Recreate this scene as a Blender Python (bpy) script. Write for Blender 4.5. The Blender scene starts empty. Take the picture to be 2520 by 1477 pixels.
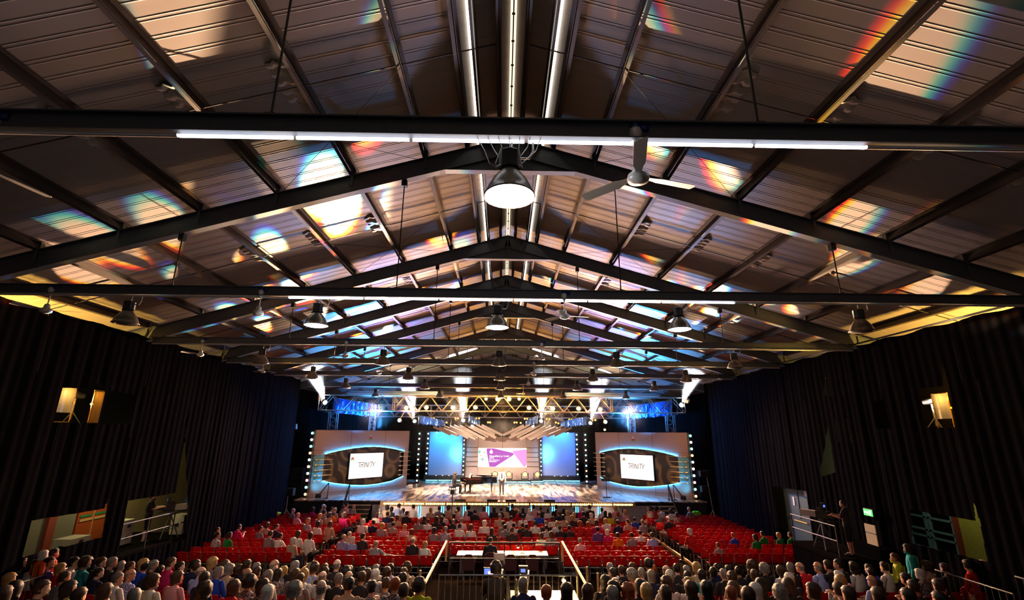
import bpy, bmesh, math, random
from mathutils import Vector, Matrix, Quaternion, noise
random.seed(7)
S = bpy.context.scene
COL = S.collection
R = math.radians
FP, W_PX, H_PX = 1164.0, 2520, 1477

# ------------------------------------------------------------------ camera
def cam_axes(pitch=15.83, yaw=0.98, roll=0.41):
    p, y, r = R(pitch), R(yaw), R(roll)
    fw = Vector((math.sin(y)*math.cos(p), math.cos(y)*math.cos(p), math.sin(p)))
    rt = Vector((math.cos(y), -math.sin(y), 0)); up = rt.cross(fw)
    return (rt*math.cos(r)+up*math.sin(r), up*math.cos(r)-rt*math.sin(r), fw)
RT, UP, FW = cam_axes()
EYE = Vector((0, 0, 5.2))
cd = bpy.data.cameras.new('camera'); cam = bpy.data.objects.new('camera', cd); COL.objects.link(cam)
cd.sensor_width = 36; cd.lens = 36*FP/W_PX; cd.clip_start = .05; cd.clip_end = 200
m = Matrix((RT, UP, -FW)).transposed().to_4x4(); m.translation = EYE; cam.matrix_world = m
S.camera = cam
def ray(x, y):
    return FW+RT*((x-1260)/FP)-UP*((y-738.5)/FP)
def atY(x, y, Y):
    d = ray(x, y); return EYE+d*(Y/d.y)
def atZ(x, y, Z):
    d = ray(x, y); return EYE+d*((Z-EYE.z)/d.z)
def atX(x, y, X):
    d = ray(x, y); return EYE+d*(X/d.x)

# ------------------------------------------------------------------ world, render look
wd = bpy.data.worlds.new('world'); S.world = wd; wd.use_nodes = True
wd.node_tree.nodes['Background'].inputs[0].default_value = (.33, .29, .30, 1)
wd.node_tree.nodes['Background'].inputs[1].default_value = .25
vs = S.view_settings; vs.view_transform = 'Standard'; vs.look = 'None'; vs.gamma = 1; vs.use_curve_mapping = False
vs.exposure = 0.0
cy = S.cycles
cy.max_bounces = 5; cy.diffuse_bounces = 2; cy.glossy_bounces = 3; cy.transmission_bounces = 4; cy.transparent_max_bounces = 6; cy.volume_bounces = 0
cy.sample_clamp_indirect = 3.0; cy.sample_clamp_direct = 0; cy.caustics_reflective = False; cy.caustics_refractive = False
cy.adaptive_threshold = .02; cy.use_denoising = True
try: cy.denoiser = 'OPENIMAGEDENOISE'
except Exception: pass

# ------------------------------------------------------------------ lights
def look_mat(loc, tgt):
    d = (Vector(tgt)-Vector(loc)).normalized()
    q = d.to_track_quat('-Z', 'Y').to_matrix().to_4x4(); q.translation = Vector(loc); return q
def spot(loc, tgt, power, color, angle=40, blend=.5, radius=.12, name='spot_lamp'):
    l = bpy.data.lights.new(name, 'SPOT'); l.energy = power; l.color = color; l.spot_size = R(angle); l.spot_blend = blend
    l.shadow_soft_size = radius
    o = bpy.data.objects.new(name, l); COL.objects.link(o); o.matrix_world = look_mat(loc, tgt); return o
def point(loc, power, color, radius=.1, name='lamp_glow'):
    l = bpy.data.lights.new(name, 'POINT'); l.energy = power; l.color = color; l.shadow_soft_size = radius
    o = bpy.data.objects.new(name, l); COL.objects.link(o); o.location = loc; return o
def gobo(o, scale, seed, thr=.33, spread=.05, gain=1.0, vm=1.4):
    """glass gobo and prism in a moving head: petal-shaped openings, slightly dispersed per colour"""
    l = o.data; l.use_nodes = True; nt = l.node_tree; N = nt.nodes; L = nt.links
    for n in list(N): N.remove(n)
    out = N.new('ShaderNodeOutputLight'); em = N.new('ShaderNodeEmission'); L.new(em.outputs[0], out.inputs[0])
    geo = N.new('ShaderNodeNewGeometry')
    mw = o.matrix_world.to_3x3(); ax, ay, az = mw.col[0], mw.col[1], mw.col[2]
    def dot(v):
        n = N.new('ShaderNodeVectorMath'); n.operation = 'DOT_PRODUCT'; L.new(geo.outputs['Incoming'], n.inputs[0]); n.inputs[1].default_value = v; return n.outputs['Value']
    def ma(op, a, b):
        n = N.new('ShaderNodeMath'); n.operation = op
        for i, v in enumerate((a, b)):
            if isinstance(v, (int, float)): n.inputs[i].default_value = v
            else: L.new(v, n.inputs[i])
        return n.outputs[0]
    dz = ma('ABSOLUTE', dot(az), 0)
    u = ma('DIVIDE', dot(ax), dz); v = ma('DIVIDE', dot(ay), dz)
    cr = N.new('ShaderNodeCombineColor')
    for i in range(3):
        k = 1+spread*(i-1); sh = .004*(i-1)
        uu = ma('ADD', ma('MULTIPLY', u, scale*k), sh*scale+seed); vv = ma('ADD', ma('MULTIPLY', v, scale*k*vm), sh*scale)
        cx = N.new('ShaderNodeCombineXYZ'); L.new(uu, cx.inputs[0]); L.new(vv, cx.inputs[1])
        vo = N.new('ShaderNodeTexVoronoi'); vo.voronoi_dimensions = '2D'; vo.distance = 'EUCLIDEAN'; L.new(cx.outputs[0], vo.inputs['Vector']); vo.inputs['Scale'].default_value = 1; vo.inputs['Randomness'].default_value = .9
        mr = N.new('ShaderNodeMapRange'); L.new(vo.outputs['Distance'], mr.inputs[0]); mr.inputs[1].default_value = thr; mr.inputs[2].default_value = thr-.07
        mr.inputs[3].default_value = .012; mr.inputs[4].default_value = 1
        # a few cells stay dark
        sp = N.new('ShaderNodeSeparateColor'); L.new(vo.outputs['Color'], sp.inputs[0])
        g = ma('GREATER_THAN', sp.outputs[0], .38)
        L.new(ma('ADD', ma('MULTIPLY', mr.outputs[0], g), .012), cr.inputs[i])
    L.new(cr.outputs[0], em.inputs[0]); em.inputs[1].default_value = gain
CYAN, BLUE, PURP, AMB, WARM, WHT = (.05, .55, 1), (.08, .22, 1), (.55, .3, 1), (1, .42, .08), (1, .66, .36), (1, .95, .9)
# six moving heads on the trusses throw gobo beams through the haze onto the roof
HEADS = [(-12.1, 33, 7.25), (-7.58, 42, 6.3), (-3.4, 42, 6.4), (3.3, 42, 6.4), (7.58, 42, 6.25), (12.3, 33, 7.27)]
BEAMD = [Vector(v).normalized() for v in ((.0, -.8, .6), (-.13, -.62, 1), (0, -.6, 1), (0, -.6, 1), (.13, -.62, 1), (.0, -.8, .6))]
AIM = [(-6.2, 6.5, 10.5), (-6.0, 12.0, 11.2), (-2.8, 9, 12), (2.9, 9, 12), (6.2, 12.0, 11.0), (6.4, 6.5, 10.5)]
for i, (h, a) in enumerate(zip(HEADS, AIM)):
    o = spot((h[0], h[1]-.35, h[2]), a, (110000, 90000, 90000)[min(i, 5-i)], (1, .62, .36), (18, 13, 13)[min(i, 5-i)], .25, .05, 'gobo_lamp')
    gobo(o, (11, 13, 14)[min(i, 5-i)], i*7.3+1.7, .36, .009, 1, 2.0)
    o = spot(Vector(h)+BEAMD[i]*.16, Vector(h)+BEAMD[i], 34000 if 0 < i < 5 else 13000, (.84, .91, 1), 28, .7, .04, 'beam_lamp')
for x, sd in ((-6.6, 3.3), (6.6, 11.9)):       # two made-up gobo heads added to pattern the roof nearest the camera
    o = spot((x, 31.2, 6.05), (x*1.24, 5.5, 10.5), 260000, (1, .60, .34), 30, .25, .05, 'gobo_lamp'); gobo(o, 12.0, sd, .42, .010, 1, 2.6)
# warm base fill added for the roof, then the coloured roof washes
spot((-4, 32.4, 6.2), (-6, 6, 10.6), 18500, (1, .57, .43), 46, 1, .6, 'roof_wash')
spot((4, 32.4, 6.2), (6, 6, 10.6), 18500, (1, .57, .43), 46, 1, .6, 'roof_wash')
for x in (-6.5, 6.5):
    spot((x, 33.5, 6.2), (x*.95, 25, 11.8), 8000, (.45, .25, 1), 52, .9, .3, 'roof_wash')
    spot((x*1.35, 35, 5.6), (x*1.15, 28, 11), 24000, (.03, .40, 1), 70, .9, .3, 'roof_wash')
    spot((x*1.2, 33, 6.6), (x*1.9, 26.5, 3.5), 9000, (.05, .30, 1), 80, .9, .3, 'drape_wash_lamp')
spot((0, 34, 6.5), (0, 19.0, 12.4), 9000, (1, .45, .14), 46, .9, .3, 'roof_wash')
for x in (-5.5, 5.5):
    spot((x, 35.5, 7.7), (x*1.5, 40, 10.2), 2200, (1, .74, .38), 100, .5, .2, 'roof_wash')
    spot((x*.3, 31.9, 8.6), (x*.3, 34.5, 12), 500, (1, .74, .38), 90, .5, .2, 'roof_wash')
# stage key and wash
for x in (-6, -2.5, 2.5, 6):
    spot((x, 33, 6.8), (x*.45, 38.0, 1.2), 9000, (1, .74, .50), 70, .6, .15, 'stage_key_lamp')
for x in (-4, 0, 4):
    spot((x, 43, 6.4), (x*.6, 36.0, 1.2), 5000, (1, .62, .34), 80, .6, .15, 'stage_key_lamp')
# side gallery profile lamps on the stage
spot((-13.2, 14.3, 6.3), (-2, 36, 2.2), 70000, (1, .80, .62), 30, .4, .1, 'gallery_lamp')
spot((13.4, 13.9, 6.3), (2, 36, 2.2), 70000, (1, .80, .62), 30, .4, .1, 'gallery_lamp')
# audience rim light from the front truss, warm
for x in (-8.5, -3, 3, 8.5):
    spot((x, 33, 6.9), (x*.95, 14, 1.6), 30000, (1, .54, .28), 62, .7, .25, 'audience_wash_lamp')
# lit high-bay lamps (their own light)
for x, y in ((.06, 4.3), (-4.25, 10.35), (-.2, 10.35), (3.95, 10.35)):
    spot((x, y, 7.55), (x, y+6.5 if y > 5 else y+1, 0), 1700 if y > 5 else 300, (1, .93, .88), 96, .6, .2, 'high_bay_bulb')
    point((x, y, 7.42), 55, (.92, .96, 1), .16, 'high_bay_bulb')

# ------------------------------------------------------------------ helpers
def lin(h):
    h = h.lstrip('#'); c = [int(h[i:i+2], 16)/255 for i in (0, 2, 4)]
    return tuple(x/12.92 if x <= .04045 else ((x+.055)/1.055)**2.4 for x in c)
_M = {}
def mat(name, color, rough=.6, metal=0, var=.12, vscale=6, spec=.5, emit=None, power=0, sample=False, bump=0, alpha=1):
    if name in _M: return _M[name]
    if isinstance(color, str): color = lin(color)
    m = bpy.data.materials.new(name); m.use_nodes = True; nt = m.node_tree; b = nt.nodes['Principled BSDF']
    b.inputs['Roughness'].default_value = rough; b.inputs['Metallic'].default_value = metal; b.inputs['Specular IOR Level'].default_value = spec
    b.inputs['Base Color'].default_value = (*color, 1)
    if var or bump:
        tc = nt.nodes.new('ShaderNodeTexCoord'); nz = nt.nodes.new('ShaderNodeTexNoise'); nz.inputs['Scale'].default_value = vscale; nz.inputs['Detail'].default_value = 3
        nt.links.new(tc.outputs['Object'], nz.inputs['Vector'])
    if var:
        mx = nt.nodes.new('ShaderNodeMix'); mx.data_type = 'RGBA'
        nt.links.new(nz.outputs['Fac'], mx.inputs['Factor'])
        mx.inputs[6].default_value = (*[c*(1-var) for c in color], 1); mx.inputs[7].default_value = (*[min(1, c*(1+var)) for c in color], 1)
        nt.links.new(mx.outputs[2], b.inputs['Base Color'])
    if bump:
        bp = nt.nodes.new('ShaderNodeBump'); bp.inputs['Strength'].default_value = bump; nt.links.new(nz.outputs['Fac'], bp.inputs['Height']); nt.links.new(bp.outputs[0], b.inputs['Normal'])
    if emit is not None:
        if isinstance(emit, str): emit = lin(emit)
        b.inputs['Emission Color'].default_value = (*emit, 1); b.inputs['Emission Strength'].default_value = power
        try: m.cycles.emission_sampling = 'AUTO' if sample else 'NONE'
        except Exception: pass
    m.diffuse_color = (*color, 1); _M[name] = m; return m
def pattern_mat(name, c1, c2, kind='check', scale=30):
    if name in _M: return _M[name]
    m = mat(name, c1, .85, var=0, spec=.2); nt = m.node_tree; b = nt.nodes['Principled BSDF']
    tc = nt.nodes.new('ShaderNodeTexCoord')
    if kind == 'check':
        t = nt.nodes.new('ShaderNodeTexChecker'); t.inputs['Scale'].default_value = scale; fac = t.outputs['Fac']
    elif kind == 'stripe':
        t = nt.nodes.new('ShaderNodeTexWave'); t.bands_direction = 'Z'; t.inputs['Scale'].default_value = scale; fac = t.outputs['Fac']
    else:
        t = nt.nodes.new('ShaderNodeTexVoronoi'); t.inputs['Scale'].default_value = scale; fac = t.outputs['Distance']
    nt.links.new(tc.outputs['Object'], t.inputs['Vector'])
    r = nt.nodes.new('ShaderNodeValToRGB'); r.color_ramp.elements[0].position = .35; r.color_ramp.elements[1].position = .5
    r.color_ramp.elements[0].color = (*lin(c1), 1); r.color_ramp.elements[1].color = (*lin(c2), 1)
    nt.links.new(fac, r.inputs[0]); nt.links.new(r.outputs[0], b.inputs['Base Color']); return m

class MB:
    def __init__(s): s.v = []; s.f = []; s.sm = False
    def add(s, v, f):
        n = len(s.v); s.v += [tuple(p) for p in v]; s.f += [tuple(i+n for i in q) for q in f]; return s
    def box(s, c, d, M=None):
        x, y, z = (k/2 for k in d); v = [Vector((a*x, b*y, e*z)) for a in (-1, 1) for b in (-1, 1) for e in (-1, 1)]
        if M is not None: v = [M @ p for p in v]
        v = [p+Vector(c) for p in v]
        return s.add(v, [(0, 1, 3, 2), (4, 6, 7, 5), (0, 4, 5, 1), (2, 3, 7, 6), (0, 2, 6, 4), (1, 5, 7, 3)])
    def boxb(s, x0, x1, y0, y1, z0, z1): return s.box(((x0+x1)/2, (y0+y1)/2, (z0+z1)/2), (abs(x1-x0), abs(y1-y0), abs(z1-z0)))
    def bar(s, p0, p1, w, h, up=(0, 0, 1)):
        p0, p1 = Vector(p0), Vector(p1); d = p1-p0; L = d.length; d.normalize(); u = Vector(up)
        if abs(d.dot(u)) > .98: u = Vector((0, 1, 0))
        a = d.cross(u).normalized(); b = a.cross(d)
        M = Matrix((a, d, b)).transposed()
        return s.box((p0+p1)/2, (w, L, h), M)
    def tube(s, pts, r, n=8, cap=True):
        pts = [Vector(p) for p in pts]; k = len(pts); rs = r if isinstance(r, (list, tuple)) else [r]*k
        base = len(s.v); prev = None
        for i, p in enumerate(pts):
            d = (pts[min(i+1, k-1)]-pts[max(i-1, 0)]).normalized()
            if prev is None:
                u = Vector((0, 0, 1)) if abs(d.z) < .9 else Vector((1, 0, 0))
                a = d.cross(u).normalized()
            else: a = (prev-d*prev.dot(d)).normalized()
            prev = a; b = d.cross(a)
            s.v += [tuple(p+(a*math.cos(2*math.pi*j/n)+b*math.sin(2*math.pi*j/n))*rs[i]) for j in range(n)]
        for i in range(k-1):
            for j in range(n):
                q = base+i*n; j2 = (j+1) % n; s.f.append((q+j, q+j2, q+n+j2, q+n+j))
        if cap:
            s.f.append(tuple(base+j for j in range(n))[::-1]); s.f.append(tuple(base+(k-1)*n+j for j in range(n)))
        return s
    def lathe(s, prof, n=20, c=(0, 0, 0), M=None, cap=True):
        base = len(s.v); k = len(prof)
        for r, z in prof:
            for j in range(n):
                p = Vector((r*math.cos(2*math.pi*j/n), r*math.sin(2*math.pi*j/n), z))
                if M is not None: p = M @ p
                s.v.append(tuple(p+Vector(c)))
        for i in range(k-1):
            for j in range(n):
                q = base+i*n; j2 = (j+1) % n; s.f.append((q+j, q+j2, q+n+j2, q+n+j))
        if cap:
            s.f.append(tuple(base+j for j in range(n))[::-1]); s.f.append(tuple(base+(k-1)*n+j for j in range(n)))
        return s
    def prism(s, poly, fn, d0, d1):
        """poly (a,b) pushed along depth d with fn(a,b,d) -> point"""
        n = len(poly); v = [fn(a, b, d0) for a, b in poly]+[fn(a, b, d1) for a, b in poly]
        return s.add(v, [tuple(range(n))[::-1], tuple(range(n, 2*n))]+[(i, (i+1) % n, n+(i+1) % n, n+i) for i in range(n)])
    def grid(s, fn, nu, nv):
        base = len(s.v)
        for i in range(nu+1):
            for j in range(nv+1): s.v.append(tuple(fn(i/nu, j/nv)))
        for i in range(nu):
            for j in range(nv):
                q = base+i*(nv+1)+j; s.f.append((q, q+nv+1, q+nv+2, q+1))
        return s
    def mesh(s, name, mt):
        me = bpy.data.meshes.new(name); me.from_pydata(s.v, [], s.f); me.update()
        bm = bmesh.new(); bm.from_mesh(me); bmesh.ops.recalc_face_normals(bm, faces=bm.faces); bm.to_mesh(me); bm.free()
        if mt: me.materials.append(mt)
        if s.sm: me.shade_smooth()
        return me
    def build(s, name, mt, parent=None, loc=None, smooth=False):
        s.sm = smooth; o = bpy.data.objects.new(name, s.mesh(name, mt)); COL.objects.link(o)
        if parent is not None: o.parent = parent
        if loc is not None: o.location = loc
        return o
def tag(o, label, cat, group=None, kind=None):
    o['label'] = label; o['category'] = cat
    if group: o['group'] = group
    if kind: o['kind'] = kind
    return o
def struct(o, label=None):
    o['kind'] = 'structure'
    if label: o['label'] = label
    return o
def thing(name, label, cat, loc=(0, 0, 0), rz=0, group=None):
    o = bpy.data.objects.new(name, None); COL.objects.link(o); o.location = loc; o.rotation_euler = (0, 0, rz); o.empty_display_size = .1
    return tag(o, label, cat, group)
def copy_tree(o, parent=None):
    c = o.copy(); COL.objects.link(c)
    if parent is not None: c.parent = parent
    for ch in list(o.children): copy_tree(ch, c)
    return c
def smooth_rim(me, it=8):
    bm = bmesh.new(); bm.from_mesh(me); nb = {}
    for e in bm.edges:
        if e.is_boundary:
            for a, b in (e.verts, reversed(e.verts)): nb.setdefault(a, []).append(b)
    for _ in range(it):
        new = {v: v.co*.5+sum((q.co for q in l), Vector())/len(l)*.5 for v, l in nb.items()}
        for v, c in new.items(): v.co = c
    bm.to_mesh(me); bm.free()
def dup(o, label, loc, rz=None, group=None):
    c = copy_tree(o); c.location = loc; c['label'] = label
    if rz is not None: c.rotation_euler = (0, 0, rz)
    if group: c['group'] = group
    return c
def paint(o, slot_mat):
    o.material_slots[0].link = 'OBJECT'; o.material_slots[0].material = slot_mat
ORD = 'first second third fourth fifth sixth seventh eighth ninth tenth eleventh twelfth thirteenth fourteenth fifteenth sixteenth seventeenth eighteenth nineteenth twentieth'.split()
def nth(i):
    if i < 20: return ORD[i]
    t = 'twenty thirty forty fifty'.split()[(i+1)//10-2]
    return ('%s-%s' % (t, ORD[(i+1) % 10-1])) if (i+1) % 10 else {'twenty': 'twentieth', 'thirty': 'thirtieth', 'forty': 'fortieth', 'fifty': 'fiftieth'}[t]

STEEL = mat('painted_steel', '#4c5054', .6, .1, .25, 9)
STEEL_D = mat('dark_steel', '#24211f', .6, .3, .25, 9)
PURLIN = mat('purlin_steel', '#3c322c', .6, .2, .25, 4)
ALU = mat('truss_aluminium', '#8a8486', .45, .7, .1, 20)
BLACK = mat('black_paint', '#0c0c0d', .55, 0, .2)
RUBBER = mat('black_rubber', '#08080a', .8, 0, .2)
WHITE = mat('white_paint', '#dcd8d2', .5, 0, .06)
GREYM = mat('grey_metal', '#7d7c7a', .4, .7, .12, 15)
BEIGE = mat('beige_panel', '#a08c88', .55, 0, .05, 2)
DRAPE = mat('black_velvet', (.0045, .0043, .005), .95, 0, .3, 3, 0)
PLUG = mat('blue_plastic', '#142a6a', .4, 0, .1)

# ------------------------------------------------------------------ roof, frames, beams
XR0 = .11                       # ridge line
def ztop(x): return 12.38-.294*abs(x-XR0)
FY = [4.3, 10.4, 16.5, 21.1, 25.65, 31.8, 37.9, 44.0]
SHEET = mat('roof_sheet', '#8d8480', .55, .1, .10, .35)
def roof_half(s):
    mb = MB(); y = -9.0; rows = []
    while y < 47:
        rows += [(y, 0), (y+.20, 0), (y+.208, .0035), (y+.216, .0035), (y+.224, 0), (y+.262, 0), (y+.27, .0035), (y+.278, .0035), (y+.286, 0)]; y += .32
    xs = [XR0+.03*s, XR0+6*s, XR0+16.4*s]
    for yy, d in rows: mb.v += [(x, yy, ztop(x)+.22-d) for x in xs]
    for i in range(len(rows)-1):
        for j in range(2): q = i*3+j; mb.f.append((q, q+1, q+4, q+3))
    return struct(mb.build('ceiling', SHEET))
for s, w in ((-1, 'left'), (1, 'right')): roof_half(s)['label'] = 'ribbed metal sheets of the %s roof slope' % w
# daylight slots beside and along the ridge
SLOT = mat('daylight_slot', '#ffffff', .5, var=0, emit='#fff6e6', power=5.0, sample=False)
SLOT2 = mat('ridge_rooflight', '#fff2d8', .5, var=0, emit='#ffe9c4', power=1.6, sample=False)
for k, (x, w, mt) in enumerate(((-.70, .05, SLOT), (.93, .05, SLOT), (XR0, .11, SLOT2))):
    mb = MB(); mb.boxb(x-w/2, x+w/2, -6, 37.6, ztop(x)+.15, ztop(x)+.185); o = struct(mb.build('window_%d' % (k+1), mt))
    o['label'] = 'long daylight slot in the roof by the ridge'
    if k == 2:
        mb = MB(); mb.boxb(x-.012, x+.012, -6, 37.6, ztop(x)+.12, ztop(x)+.15)
        for i in range(70): mb.boxb(x-.03, x+.03, -5.6+i*.62, -5.57+i*.62, ztop(x)+.125, ztop(x)+.15)
        mb.build('glazing_bar', STEEL_D, o)
PX = [.27, .73, 1.06, 2.1, 3.85, 5.6, 7.35, 9.1, 10.85, 12.6, 14.3]
for s, w in ((-1, 'left'), (1, 'right')):
    for i, dx in enumerate(PX):
        x = XR0+s*dx; zt = ztop(x); t = math.atan(.294)*s
        mb = MB(); M = Matrix.Rotation(t, 3, 'Y')
        wd_ = .05 if i < 2 else .07
        mb.box((x, 19, zt+.11), (.012, 56, .2), M); mb.box((x+wd_/2*s, 19, zt+.015), (wd_, 56, .012), M); mb.box((x-wd_/2*s, 19, zt+.205), (wd_, 56, .012), M)
        tag(mb.build('purlin', PURLIN), 'dark steel purlin under the %s roof slope, %s down from the ridge' % (w, nth(i)), 'purlin', 'roof purlins', 'structure')
def isec(mb, p0, p1, h, w, tf=.018, tw=.012):
    """I section hanging below the line p0-p1"""
    p0, p1 = Vector(p0), Vector(p1); d = (p1-p0).normalized(); n = Vector((0, 0, 1))-d*d.z; n.normalize()
    mb.bar(p0-n*h/2, p1-n*h/2, tw, h-2*tf, n); mb.bar(p0-n*tf/2, p1-n*tf/2, w, tf, n); mb.bar(p0-n*(h-tf/2), p1-n*(h-tf/2), w, tf, n)
FLANGE = STEEL
for i, y in enumerate(FY):
    fr = thing('roof_frame', 'dark grey steel roof frame with a gusset at the ridge, %s from the camera' % nth(i), 'roof frame', (XR0, y, 12.38), 0, 'roof frames')
    for s in (-1, 1):
        mb = MB(); isec(mb, (0, 0, 0), (16.2*s, 0, -16.2*.294), .46, .19)
        for dx in PX[3:]: mb.bar((s*dx, -.07, -dx*.294+.16), (s*dx, -.07, -dx*.294-.3), .06, .012, (0, 1, 0))
        rf = mb.build('rafter', STEEL, fr)
        mb = MB()
        for dx in PX: mb.boxb(s*dx-.05, s*dx+.05, -.05, .05, -dx*.294, -dx*.294+.2)
        mb.build('purlin_cleat', STEEL_D, rf)
    mb = MB(); xb = 1.6; zb = -.294*xb-.475
    mb.prism([(-xb, zb), (xb, zb), (0, -.46)], lambda a, b, d: (a, d, b), -.007, .007); mb.box((0, 0, zb), (2*xb, .19, .018)); mb.boxb(-.02, .02, -.095, .095, zb, 0)
    mb.build('ridge_gusset', STEEL, fr)
# thin sag rods between the purlins, halfway along every bay
for i in range(len(FY)-1):
    y = (FY[i]+FY[i+1])/2
    for s, w in ((-1, 'left'), (1, 'right')):
        mb = MB(); mb.tube([(XR0+s*.27, y, ztop(XR0+.27)+.07), (XR0+s*14, y, ztop(XR0+14)+.07)], .014, 6)
        if i < 4:
            for a, b in ((2.1, 5.6), (5.6, 2.1)):
                mb.tube([(XR0+s*a, y, ztop(XR0+a)), (XR0+s*b, FY[i+1], ztop(XR0+b)-.05)], .006, 4)
        tag(mb.build('sag_rod', STEEL_D), 'thin steel sag rods across the %s roof slope in the %s bay' % (w, nth(i)), 'rod', 'sag rods', 'structure')
# suspended cross beams
GLOW_STRIP = mat('glowing_strip', '#ffffff', .4, var=0, emit='#eaf0ff', power=9, sample=True)  # emissive strips along the middle of the first two beams
PIPE = mat('white_conduit', '#c9c5c0', .3, .2, .05)
ZB = 8.28
for i, y in enumerate(FY[:7]+[41.0]):
    ln = 12.35
    cb = thing('cross_beam', 'dark steel cross beam hung across the hall, %s from the camera' % nth(i), 'beam', (XR0, y, ZB), 0, 'suspended cross beams')
    mb = MB(); isec(mb, (-ln, 0, .11), (ln, 0, .11), .22, .13); mb.build('girder', STEEL, cb)
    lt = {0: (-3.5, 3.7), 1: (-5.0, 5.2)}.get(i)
    mb = MB()
    if lt: mb.tube([(-ln, 0, -.135), (lt[0], 0, -.135)], .022); mb.tube([(lt[1], 0, -.135), (ln, 0, -.135)], .022)
    else: mb.tube([(-ln, 0, -.135), (ln, 0, -.135)], .022)
    mb.build('conduit', PIPE, cb)
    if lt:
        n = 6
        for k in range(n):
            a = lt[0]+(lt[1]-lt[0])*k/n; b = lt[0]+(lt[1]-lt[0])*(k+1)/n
            mb = MB(); mb.tube([(a+.02, 0, -.14), (b-.02, 0, -.14)], .019, 10); mb.build('glow_strip', GLOW_STRIP, cb)
    if i < 7:
        for dx in (-7.66, -2.58, 2.58, 7.72):
            zt = ztop(XR0+dx)-.47
            mb = MB(); mb.tube([(0, 0, .11), (0, 0, zt-ZB)], .014, 6); hr = mb.build('hanger_rod', STEEL_D, cb, (dx, 0, 0))
            mb = MB(); mb.box((0, 0, zt-ZB-.06), (.12, .12, .2)); mb.boxb(-.05, .05, -.05, .05, .11, .13); mb.build('bracket', STEEL_D, hr)
# high-bay lamps
SHADE = mat('lamp_shade_metal', '#6b6152', .35, .55, .15, 12)
LENS_ON = mat('lamp_glass_lit', '#ffffff', .2, var=0, emit='#e9f4ff', power=9, sample=True)
LENS_OFF = mat('lamp_glass_dark', '#8a8378', .15, .3, .05)
def make_highbay(lit):
    t = thing('high_bay_lamp', 'x', 'lamp', (0, 0, 0), 0, 'high-bay lamps')
    mb = MB(); mb.lathe([(.10, .30), (.112, .31), (.112, .50), (.10, .51)], 8); mb.boxb(-.13, .13, -.02, .02, .29, .325); mb.build('gear_box', BLACK, t)
    mb = MB(); pr = [(.250, 0), (.262, 0), (.262, .012), (.246, .02), (.225, .085), (.185, .165), (.135, .235), (.10, .275), (.085, .30), (.07, .30), (.09, .265), (.13, .222), (.178, .155), (.215, .08), (.236, .012)]
    mb.lathe(pr, 28, cap=False); mb.build('reflector_shade', SHADE, t, smooth=True)
    mb = MB(); mb.lathe([(0, -.035), (.12, -.028), (.2, -.012), (.25, .006), (.246, .012)], 24, cap=False); mb.build('lens', LENS_ON if lit else LENS_OFF, t, smooth=True)
    mb = MB(); mb.tube([(0, 0, .5), (.02, 0, .55), (.02, 0, .62), (0, 0, .66)], .012, 6); mb.tube([(.1, 0, .44), (.2, 0, .44), (.24, 0, .52), (.24, 0, .64)], .012, 6); mb.build('hook', GREYM, t)
    return t
hb_on = make_highbay(True); hb_off = make_highbay(False); first = {True: hb_on, False: hb_off}
LX = [-8.4, -4.2, -.15, 3.98, 8.15]; LN = ['leftmost', 'left of centre', 'central', 'right of centre', 'rightmost']
for i, y in enumerate(FY[:7]):
    for k, x in enumerate(LX):
        if i == 0 and k != 2: continue
        lit = (i == 0) or (i == 1 and 0 < k < 4)
        lab = 'high-bay lamp, %s under the %s cross beam, %s' % (LN[k], nth(i), 'glowing white' if lit else 'switched off')
        o = first.pop(lit, None); z = ZB-.16-.62
        xx = .04 if i == 0 else x
        if o is None: o = dup(hb_on if lit else hb_off, lab, (xx, y, z))
        else: o['label'] = lab; o.location = (xx, y, z)
# loose cables at the nearest lamp
mb = MB()
for k in range(7):
    x0 = .04+(-.34+.11*k); mb.tube([(x0, 4.28, 8.17), (x0*.8+.02, 4.25, 8.0+.02*(k % 3)), (x0*.55+.08*math.sin(k*2), 4.24, 7.84), (.04+.13*math.copysign(1, k-3.2), 4.26, 7.80+.02*(k % 2))], .0045, 5)
tag(mb.build('cable_bundle', PIPE), 'loose white cables dangling around the nearest high-bay lamp', 'cable')
# ceiling fans
FANW = mat('fan_enamel', '#cfcac4', .35, .1, .08); FAND = mat('fan_blade_dark', '#8f847c', .45, .1, .1)
def make_fan(drop):
    t = thing('ceiling_fan', 'x', 'fan', (0, 0, 0), 0, 'ceiling fans')
    mb = MB(); mb.lathe([(.06, .05), (.075, 0), (.05, -.08), (.028, -.13), (.016, -.14)], 16); mb.build('canopy', FANW, t, smooth=True)
    mb = MB(); mb.lathe([(0, .13), (.045, .115), (.06, .07), (.045, .04), (0, .03)], 14); mb.boxb(.05, .14, -.04, .04, .02, .1); mb.build('plug', PLUG, t, smooth=True)
    mb = MB(); mb.tube([(0, 0, -.1), (0, 0, -drop)], .013); mb.build('down_rod', FANW, t)
    mb = MB(); mb.lathe([(.02, -drop+.1), (.05, -drop+.07), (.06, -drop), (.105, -drop-.03), (.115, -drop-.065), (.105, -drop-.10), (.05, -drop-.125), (0, -drop-.13)], 22); mb.build('motor', FANW, t, smooth=True)
    return t
def add_blades(t, drop, a0, n=3, L=.62):
    for k in range(n):
        a = a0+k*2*math.pi/n; M = Matrix.Rotation(a, 3, 'Z'); P = Matrix.Rotation(R(12), 3, 'X')
        mb = MB(); z = -drop-.055
        mb.prism([(.10, -.03), (.2, -.045), (.24, -.062), (L, -.07), (L+.03, -.03), (L+.03, .06), (.24, .062), (.2, .045), (.10, .03)], lambda u, v, d: M @ (Vector((u, 0, 0))+P @ Vector((0, v, d)))+Vector((0, 0, z)), 0, .006)
        mb.build('blade', FANW if k != 1 else FAND, t)  # one blade of each fan gets the darker tone
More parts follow.
